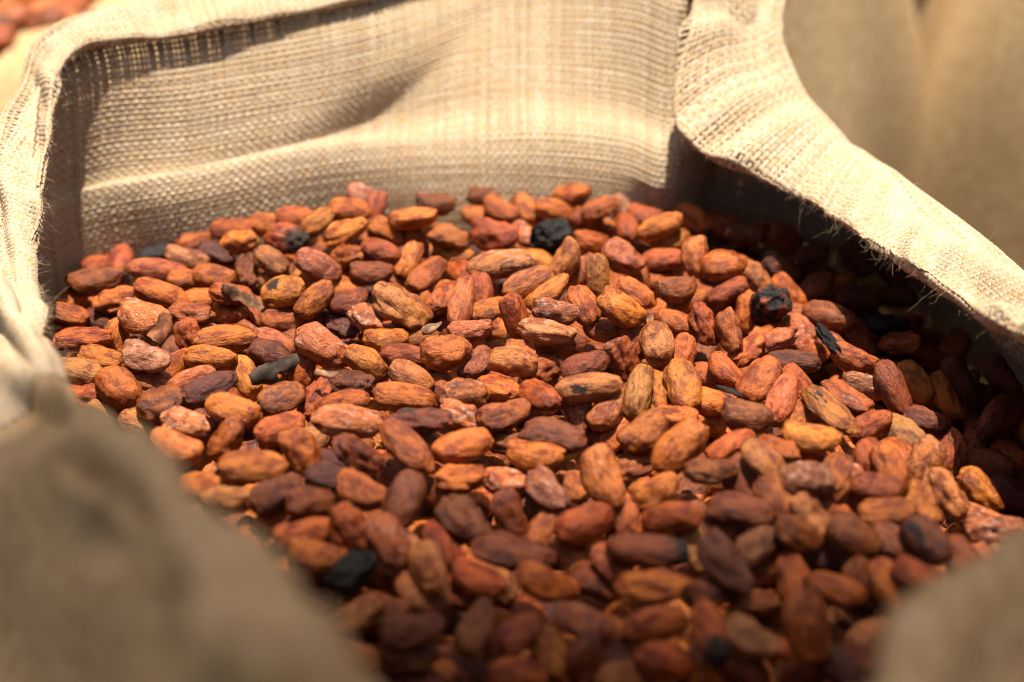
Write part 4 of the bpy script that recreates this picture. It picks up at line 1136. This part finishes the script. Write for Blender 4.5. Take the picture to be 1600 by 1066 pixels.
KINDS = 'NNNNNNNNWWWWWKKKKLLLRRRSSS'
SHAPES = [bean_shape(100 + i, k) for i, k in enumerate(KINDS)]
MESHES = [mesh_from('cocoa_bean', V, T, M_BEAN) for V, T in SHAPES]
for row in BEANS:
    x, y, z, qw, qx, qy, qz, L, W, T, v, r, gg, bb, st, fr_, ch, lab = row
    o = bpy.data.objects.new('cocoa_bean', MESHES[v])
    o.location = (x / 1e4, y / 1e4, z / 1e4)
    o.rotation_mode = 'QUATERNION'
    o.rotation_quaternion = Quaternion((qw, qx, qy, qz)).normalized()
    o.scale = (L / 1e4, W / 1e4, T / 1e4)
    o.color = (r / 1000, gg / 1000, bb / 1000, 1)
    o['frost'], o['stain'], o['char'] = fr_ / 100, st / 100, float(ch)
    tag(o, lab, 'cocoa bean', 'cocoa beans on top of the heap')
    link(o)


# beans under the top layer: three jittered layers, each sunk until it clears the beans already placed
def heap_height(x, y):
    def st(a, b_, v):
        t = min(1.0, max(0.0, (v - a) / (b_ - a)))
        return t * t * (3 - 2 * t)
    return (-.026 * st(.075, .18, x + .25 * (y - .45)) - .012 * st(.10, .19, -x) - .012 * st(.34, .20, y)
            + .006 * math.sin(x * 38 + 1) * math.sin(y * 31 + .4))


MOUTH = np.array([s[0][:2] for s in STATIONS])


def in_mouth(x, y, margin):
    c = False
    for (x1, y1), (x2, y2) in zip(MOUTH, np.roll(MOUTH, 1, 0)):
        if (y1 > y) != (y2 > y) and x < (x2 - x1) * (y - y1) / (y2 - y1) + x1:
            c = not c
    if not c:
        return False
    ab = np.roll(MOUTH, 1, 0) - MOUTH
    ap = np.array([x, y]) - MOUTH
    t = np.clip((ap * ab).sum(1) / (ab * ab).sum(1), 0, 1)
    return np.linalg.norm(ap - ab * t[:, None], axis=1).min() > margin


tops = [np.array(r[:17], dtype=float) for r in BEANS] + [np.array(r, dtype=float) for r in BEANS_BELOW]
tp = np.array([r[:3] / 1e4 for r in tops])
tR = np.array([np.array(Quaternion(r[3:7]).normalized().to_matrix()).T for r in tops])     # rows = local axes
ts = np.array([r[7:10] / 2e4 for r in tops])


def reach(R, s, n):
    """distance from centre to skin along n, for many (R, s, n)"""
    c = np.einsum('kij,kj->ki', R, n)
    return 1 / np.sqrt(((c / s) ** 2).sum(1))


SKIN = {'o': (.37, .093, .010), 'r': (.30, .060, .008), 'b': (.175, .041, .006), 'y': (.40, .115, .014), 't': (.34, .118, .028), 'p': (.10, .023, .006)}


def random_bean(r_, p, R, size):
    m = np.array(R).T
    q = Matrix(m.tolist()).to_quaternion()
    c = r_.choice(list('ooorrbbbytp'))
    tint = np.array(SKIN[c]) * math.exp(r_.normal(0, .14))
    return np.array([*(np.array(p) * 1e4), *[v * 1000 for v in q], *(np.array(size) * 2e4), r_.integers(0, 26), *(tint * 1000),
                     r_.uniform(5, 35) if c != 'p' else 70, r_.uniform(0, 60), 0])


rf = np.random.default_rng(7)
fill = [r for r in tops[len(BEANS):]]
lay0 = []
for layer, (dz, sp_) in enumerate(((-.004, .0135), (-.0175, .0118), (-.0240, .0130))):
    for y in np.arange(.14, .59, sp_):
        for x in np.arange(-.215, .225, sp_):
            fx, fy = x + rf.uniform(-.5, .5) * sp_, y + rf.uniform(-.5, .5) * sp_
            if not in_mouth(fx, fy, .010):
                continue
            a = rf.uniform(0, math.pi)
            ax = np.array([math.cos(a), math.sin(a), rf.normal(0, .3)])
            ax /= np.linalg.norm(ax)
            n = np.array([rf.normal(0, .35), rf.normal(0, .35), 1.0])
            n -= ax * (n @ ax)
            n /= np.linalg.norm(n)
            R = np.stack([ax, np.cross(n, ax), n])
            s = np.array([rf.uniform(.019, .025), rf.uniform(.011, .0145), rf.uniform(.0085, .0105)]) / 2
            p = np.array([fx, fy, heap_height(fx, fy) + dz + rf.normal(0, .0015)])
            near = np.linalg.norm(tp - p, axis=1) < .040
            qp, qR, qs = tp[near], tR[near], ts[near]
            ok = False
            for _ in range(26):
                worst = 0.0
                if len(qp):
                    d = qp - p
                    dist = np.linalg.norm(d, axis=1) + 1e-9
                    u = d / dist[:, None]
                    k = len(qp)
                    worst = (reach(qR, qs, u) + reach(np.repeat(R[None], k, 0), np.repeat(s[None], k, 0), u) - dist).max()
                if layer == 0 and len(qp) and np.linalg.norm(qp - p, axis=1).min() < .0155:
                    worst = 1
                if layer == 0 and worst < .0022 and any(np.linalg.norm(p - l) < .0125 for l in lay0):
                    worst = 1
                if worst < .0022:
                    ok = True
                    break
                if layer == 0:
                    break
                p[2] -= .0012
            if ok:
                fill.append(random_bean(rf, p, R, s))
                if layer == 0:
                    lay0.append(p)
LOW = [bean_shape(300 + i, k, 16, 12) for i, k in enumerate(KINDS)]


def heap_object(name, table, origin=(0, 0, 0)):
    Vs, Ts, base = [], [], 0
    at = {'tint': [], 'local': [], 'seed': [], 'frost': [], 'stain': [], 'char': []}
    for row in table:
        V, T = LOW[int(row[10])]
        q = Quaternion(row[3:7]).normalized()
        R = np.array(q.to_matrix())
        Vs.append((V * (row[7:10] / 1e4)) @ R.T + row[:3] / 1e4)
        Ts.append(T + base)
        base += len(V)
        n = len(V)
        at['tint'].append(np.tile([row[11] / 1000, row[12] / 1000, row[13] / 1000, 1], (n, 1)))
        at['local'].append(V)
        at['seed'].append(np.full(n, rng.uniform()))
        at['stain'].append(np.full(n, row[14] / 100))
        at['frost'].append(np.full(n, row[15] / 100))
        at['char'].append(np.full(n, row[16]))
    me = mesh_from(name, np.concatenate(Vs) - np.array(origin), np.concatenate(Ts), M_FILL)
    for k, v in at.items():
        point_attr(me, k, 'FLOAT_COLOR' if k == 'tint' else ('FLOAT_VECTOR' if k == 'local' else 'FLOAT'), np.concatenate(v))
    o = link(bpy.data.objects.new(name, me))
    o.location = origin
    o['kind'] = 'stuff'
    return o


o = heap_object('cocoa_bean_heap', fill)
tag(o, 'mass of cocoa beans filling the sack under the top layer', 'cocoa beans')


# ------------------------------------------------------------------ odd pieces lying among the beans
def lump_mesh(name, dims, seed, rough, boxy, mat, nu=36, nv=36):
    off = Vector((seed * 3.1, seed * 1.7, seed))
    verts = []
    for i in range(nu + 1):
        th = math.pi * i / nu
        for j in range(nv):
            f = 2 * math.pi * j / nv
            d = Vector((math.sin(th) * math.cos(f), math.sin(th) * math.sin(f), math.cos(th)))
            m = max(abs(d.x), abs(d.y), abs(d.z))
            p = d.lerp(d / m, boxy) * .5
            p += d * (noise.noise(d * 1.8 + off) * rough + noise.noise(d * 4 + off) * rough * .5 + noise.noise(d * 9 + off) * rough * .12)
            verts.append((p.x, p.y, p.z))
    idx = np.arange((nu + 1) * nv).reshape(nu + 1, nv)
    nx = np.roll(idx, -1, 1)
    q = np.stack([idx[:-1], idx[1:], nx[1:], nx[:-1]], -1).reshape(-1, 4)
    bm = bmesh.new()
    me = mesh_from(name, np.array(verts) * np.array(dims), q, mat)
    bm.from_mesh(me)
    bmesh.ops.remove_doubles(bm, verts=bm.verts, dist=1e-6)
    bm.to_mesh(me)
    bm.free()
    return me


def strip_mesh(name, length, width, curl, twist, thick, seed, mat, nu=40, nv=18, torn=.3):
    """thin torn husk curved across its width, with real thickness"""
    off = Vector((seed * 2.3, seed, seed * .7))
    top, bot = [], []
    for i in range(nu + 1):
        a = i / nu
        s = (a - .5) * length
        wl = width * (.35 + .65 * math.sin(math.pi * min(1, max(0, a * .94 + .03))) ** .6)
        w0 = wl * (1 + torn * noise.noise(Vector((a * 7, 0, 0)) + off))
        w1 = wl * (1 + torn * noise.noise(Vector((a * 7, 9, 0)) + off))
        for j in range(nv + 1):
            b = j / nv
            t = -w0 / 2 * (1 - b) + w1 / 2 * b
            ph = t / width * curl + twist * (a - .5)
            rad = width / max(curl, .2)
            p = Vector((s, rad * math.sin(ph), rad * math.cos(ph) - rad))
            nrm = Vector((0, math.sin(ph), math.cos(ph)))
            p += nrm * (noise.noise(Vector((s * 180, t * 180, 0)) + off) * .0012) + Vector((0, 0, .05 * s * math.sin(a * 5 + seed)))
            top.append(p + nrm * thick / 2)
            bot.append(p - nrm * thick / 2)
    n = (nu + 1) * (nv + 1)
    idx = np.arange(n).reshape(nu + 1, nv + 1)
    qt = np.stack([idx[:-1, :-1], idx[1:, :-1], idx[1:, 1:], idx[:-1, 1:]], -1).reshape(-1, 4)
    qs = [qt, qt[:, ::-1] + n]
    for e in (idx[:, 0], idx[:, -1][::-1], idx[0, :][::-1], idx[-1, :]):
        qs.append(np.stack([e[:-1], e[1:], e[1:] + n, e[:-1] + n], -1)[:, ::-1])
    return mesh_from(name, np.array([tuple(p) for p in top + bot]), np.concatenate(qs), mat)


def place(name, me, loc, rot, label, cat, color=(1, 1, 1), scale=None):
    o = link(bpy.data.objects.new(name, me))
    o.location = loc
    o.rotation_euler = tuple(math.radians(a) for a in rot)
    o.color = rgba(color)
    if scale:
        o.scale = scale
    tag(o, label, cat)
    return o


o = place('charred_chunk', lump_mesh('charred_chunk', (1, 1, 1), 5.0, .22, .55, M_CHAR), (.0165, .519, .0035), (28, -6, 14),
          'blocky black charred chunk near the back of the heap', 'charred piece', scale=(.0160, .0110, .0130))
o['red'] = 0.0
o = place('charred_bean', lump_mesh('charred_bean', (1, 1, 1), 8.0, .13, .30, M_CHAR), (.1005, .472, -.001), (30, 0, 12),
          'blocky black and dark red cocoa bean at the edge of the right-hand shade', 'cocoa bean', scale=(.0145, .0125, .0155))
o['red'] = 1.0
o = place('charred_lump', lump_mesh('charred_lump', (1, 1, 1), 14.0, .13, .4, M_CHAR), (-.0468, .312, .006), (20, 10, 60),
          'blurred black charred lump beside the left front cloth', 'charred piece', scale=(.017, .009, .010))
o['red'] = 0.0
place('charred_shard', lump_mesh('charred_shard', (1, 1, 1), 21.0, .26, .5, M_CHAR), (.1200, .4505, -.004), (40, 10, -66),
      'thin black shard standing between two beans near the shade', 'charred piece', scale=(.0165, .0042, .0046))['red'] = 0.0
place('broken_shell', strip_mesh('broken_shell', .0125, .0130, 4.4, 1.2, .0006, 4, M_HUSK, torn=.5), (-.1265, .434, .0125), (35, -25, 70),
      'curled broken brown shell on top of the heap near the left corner', 'bean shell', (.22, .075, .03))
place('husk_flake', strip_mesh('husk_flake', .019, .0048, .9, .8, .0005, 9, M_HUSK, torn=.5), (-.1015, .4575, .0115), (48, 22, -36),
      'thin brown husk flake standing against an orange bean on the left', 'husk', (.17, .085, .04))
place('dark_husk', strip_mesh('dark_husk', .0185, .0062, 1.6, .5, .0006, 15, M_HUSK, torn=.55), (-.0835, .414, .0085), (38, -8, 24),
      'flat dark grey husk strip below the dark purple beans on the left', 'husk', (.05, .033, .022))
place('bean_stem', strip_mesh('bean_stem', .010, .0018, 1.8, 2.0, .0006, 19, M_HUSK, torn=.6), (.0745, .3985, .010), (20, 10, -35),
      'short black twisted stem beside the round dark bean', 'stem', (.03, .02, .015))


for k, (x, y, z, ln, wd, rz, cc, lb) in enumerate((
        (.0355, .4225, .0135, .0075, .0042, 30, (.20, .07, .03), 'torn reddish skin scrap on the shrivelled bean in the middle'),
        (-.0640, .4050, .0130, .0085, .0040, -20, (.30, .16, .08), 'pale papery skin scrap left of the long dusty pink bean'),
        (.0510, .4450, .0100, .0060, .0035, 65, (.24, .10, .05), 'small brown skin scrap right of the smooth golden oval bean'),
        (-.0020, .4800, .0130, .0060, .0030, 10, (.22, .09, .04), 'small brown skin scrap below the long pale-frosted bean'),
        (-.0290, .4330, .0140, .0080, .0036, 15, (.33, .19, .11), 'pale fuzzy skin scrap on the bean below the large tan one'))):
    place('skin_scrap', strip_mesh('skin_scrap', ln, wd, 2.2, 1.4, .0004, 31 + k, M_HUSK, nu=20, nv=8, torn=.6), (x, y, z), (30, 10 - 5 * k, rz), lb, 'husk', cc)


# ------------------------------------------------------------------ neighbouring sacks
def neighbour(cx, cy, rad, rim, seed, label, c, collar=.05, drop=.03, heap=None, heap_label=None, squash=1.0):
    r_ = np.random.default_rng(seed)
    nU, ctrl = 160, []
    prof = [(rad * 1.30, GZ + .006), (rad * 1.48, GZ + .10), (rad * 1.36, rim - .30), (rad * 1.10, rim - .10), (rad * 1.0, rim - .02),
            (rad * 1.01, rim), (rad * 1.0 + collar * .45, rim - drop * .25), (rad + collar, rim - drop)]
    if heap is not None:
        inner = [(rad * .93, rim - .10), (rad * .95, rim - .03), (rad * .985, rim)]
        prof = prof[:3] + [(rad * 1.06, rim - .09), (rad * 1.01, rim - .012), (rad * .985, rim)] + [(rad * 1.02 + .3 * collar, rim + .002), (rad * 1.02 + collar, rim - drop)]
    t = np.linspace(0, len(prof) - 1, 70)
    pr = catmull(np.array(prof), t, False)
    a = np.linspace(0, 2 * math.pi, nU, endpoint=False)
    G = np.zeros((nU, len(t), 3))
    wob = np.zeros((nU, len(t)))
    for k in range(9):
        m = r_.integers(2, 11)
        wob += (.016 / m ** .6) * np.sin(m * a[:, None] + r_.uniform(0, 6.3) + r_.uniform(-1.2, 1.2) * t[None, :])
    R = pr[None, :, 0] * 1.0 + wob * smooth(0, 1.2, t)[None, :]
    G[:, :, 0] = R * np.cos(a)[:, None]
    G[:, :, 1] = R * np.sin(a)[:, None] * squash
    G[:, :, 2] = pr[None, :, 1] - GZ + (.012 if heap is None else .003) * (np.sin(2 * a + seed) + .6 * np.sin(5 * a + 2 * seed))[:, None] * smooth(3, 5, t)[None, :]
    rt = link(bpy.data.objects.new('burlap_sack', None))
    rt.location = (cx, cy, GZ)
    rt.empty_display_size = .05
    tag(rt, label, 'sack', 'sacks standing behind the open sack')
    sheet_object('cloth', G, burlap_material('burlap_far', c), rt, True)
    # beans filling it
    tab = []
    hz = rim - .035 if heap is None else heap
    n = 420
    for k in range(n):
        q = math.sqrt(r_.uniform()) * rad * .94
        f = r_.uniform(0, 6.283)
        z = hz + .022 * (1 - (q / rad) ** 2) + r_.normal(0, .003)
        qt = Quaternion((0, 0, 1), r_.uniform(0, 6.28)) @ Quaternion((1, 0, 0), r_.normal(0, .5)) @ Quaternion((0, 1, 0), r_.normal(0, .35))
        src = fill[r_.integers(0, len(fill))]
        tab.append(np.array([(cx + q * math.cos(f)) * 1e4, (cy + q * math.sin(f) * squash) * 1e4, z * 1e4, *[v * 1000 for v in qt], 300, 190, 150, src[10], *src[11:17]]))
    ob = heap_object('cocoa_bean_heap', tab, (cx, cy, hz))
    tag(ob, heap_label, 'cocoa beans')
    return rt


neighbour(-.415, .935, .152, -.040, 3, 'sunlit jute sack with a wide folded collar and orange beans, behind on the left', CLOTH, .085, .045,
          heap=-.042, heap_label='blurred orange cocoa beans in the far left corner sack')
neighbour(.03, 1.04, .195, .17, 5, 'blurred jute sack standing directly behind the right-hand fold', (.50, .37, .22), .03, .035, heap_label='cocoa beans inside the sack behind the right-hand fold')
neighbour(.605, 1.02, .20, .16, 8, 'blurred jute sack at the far right edge', (.52, .38, .22), .03, .03, heap_label='cocoa beans inside the sack at the far right edge')
neighbour(.36, 1.45, .22, .07, 12, 'dim jute sack in the gap between two nearer sacks', (.27, .25, .19), .03, .03, heap_label='cocoa beans inside the dim sack in the gap')  # cloth colour darkened to stand in for the shade in the gap
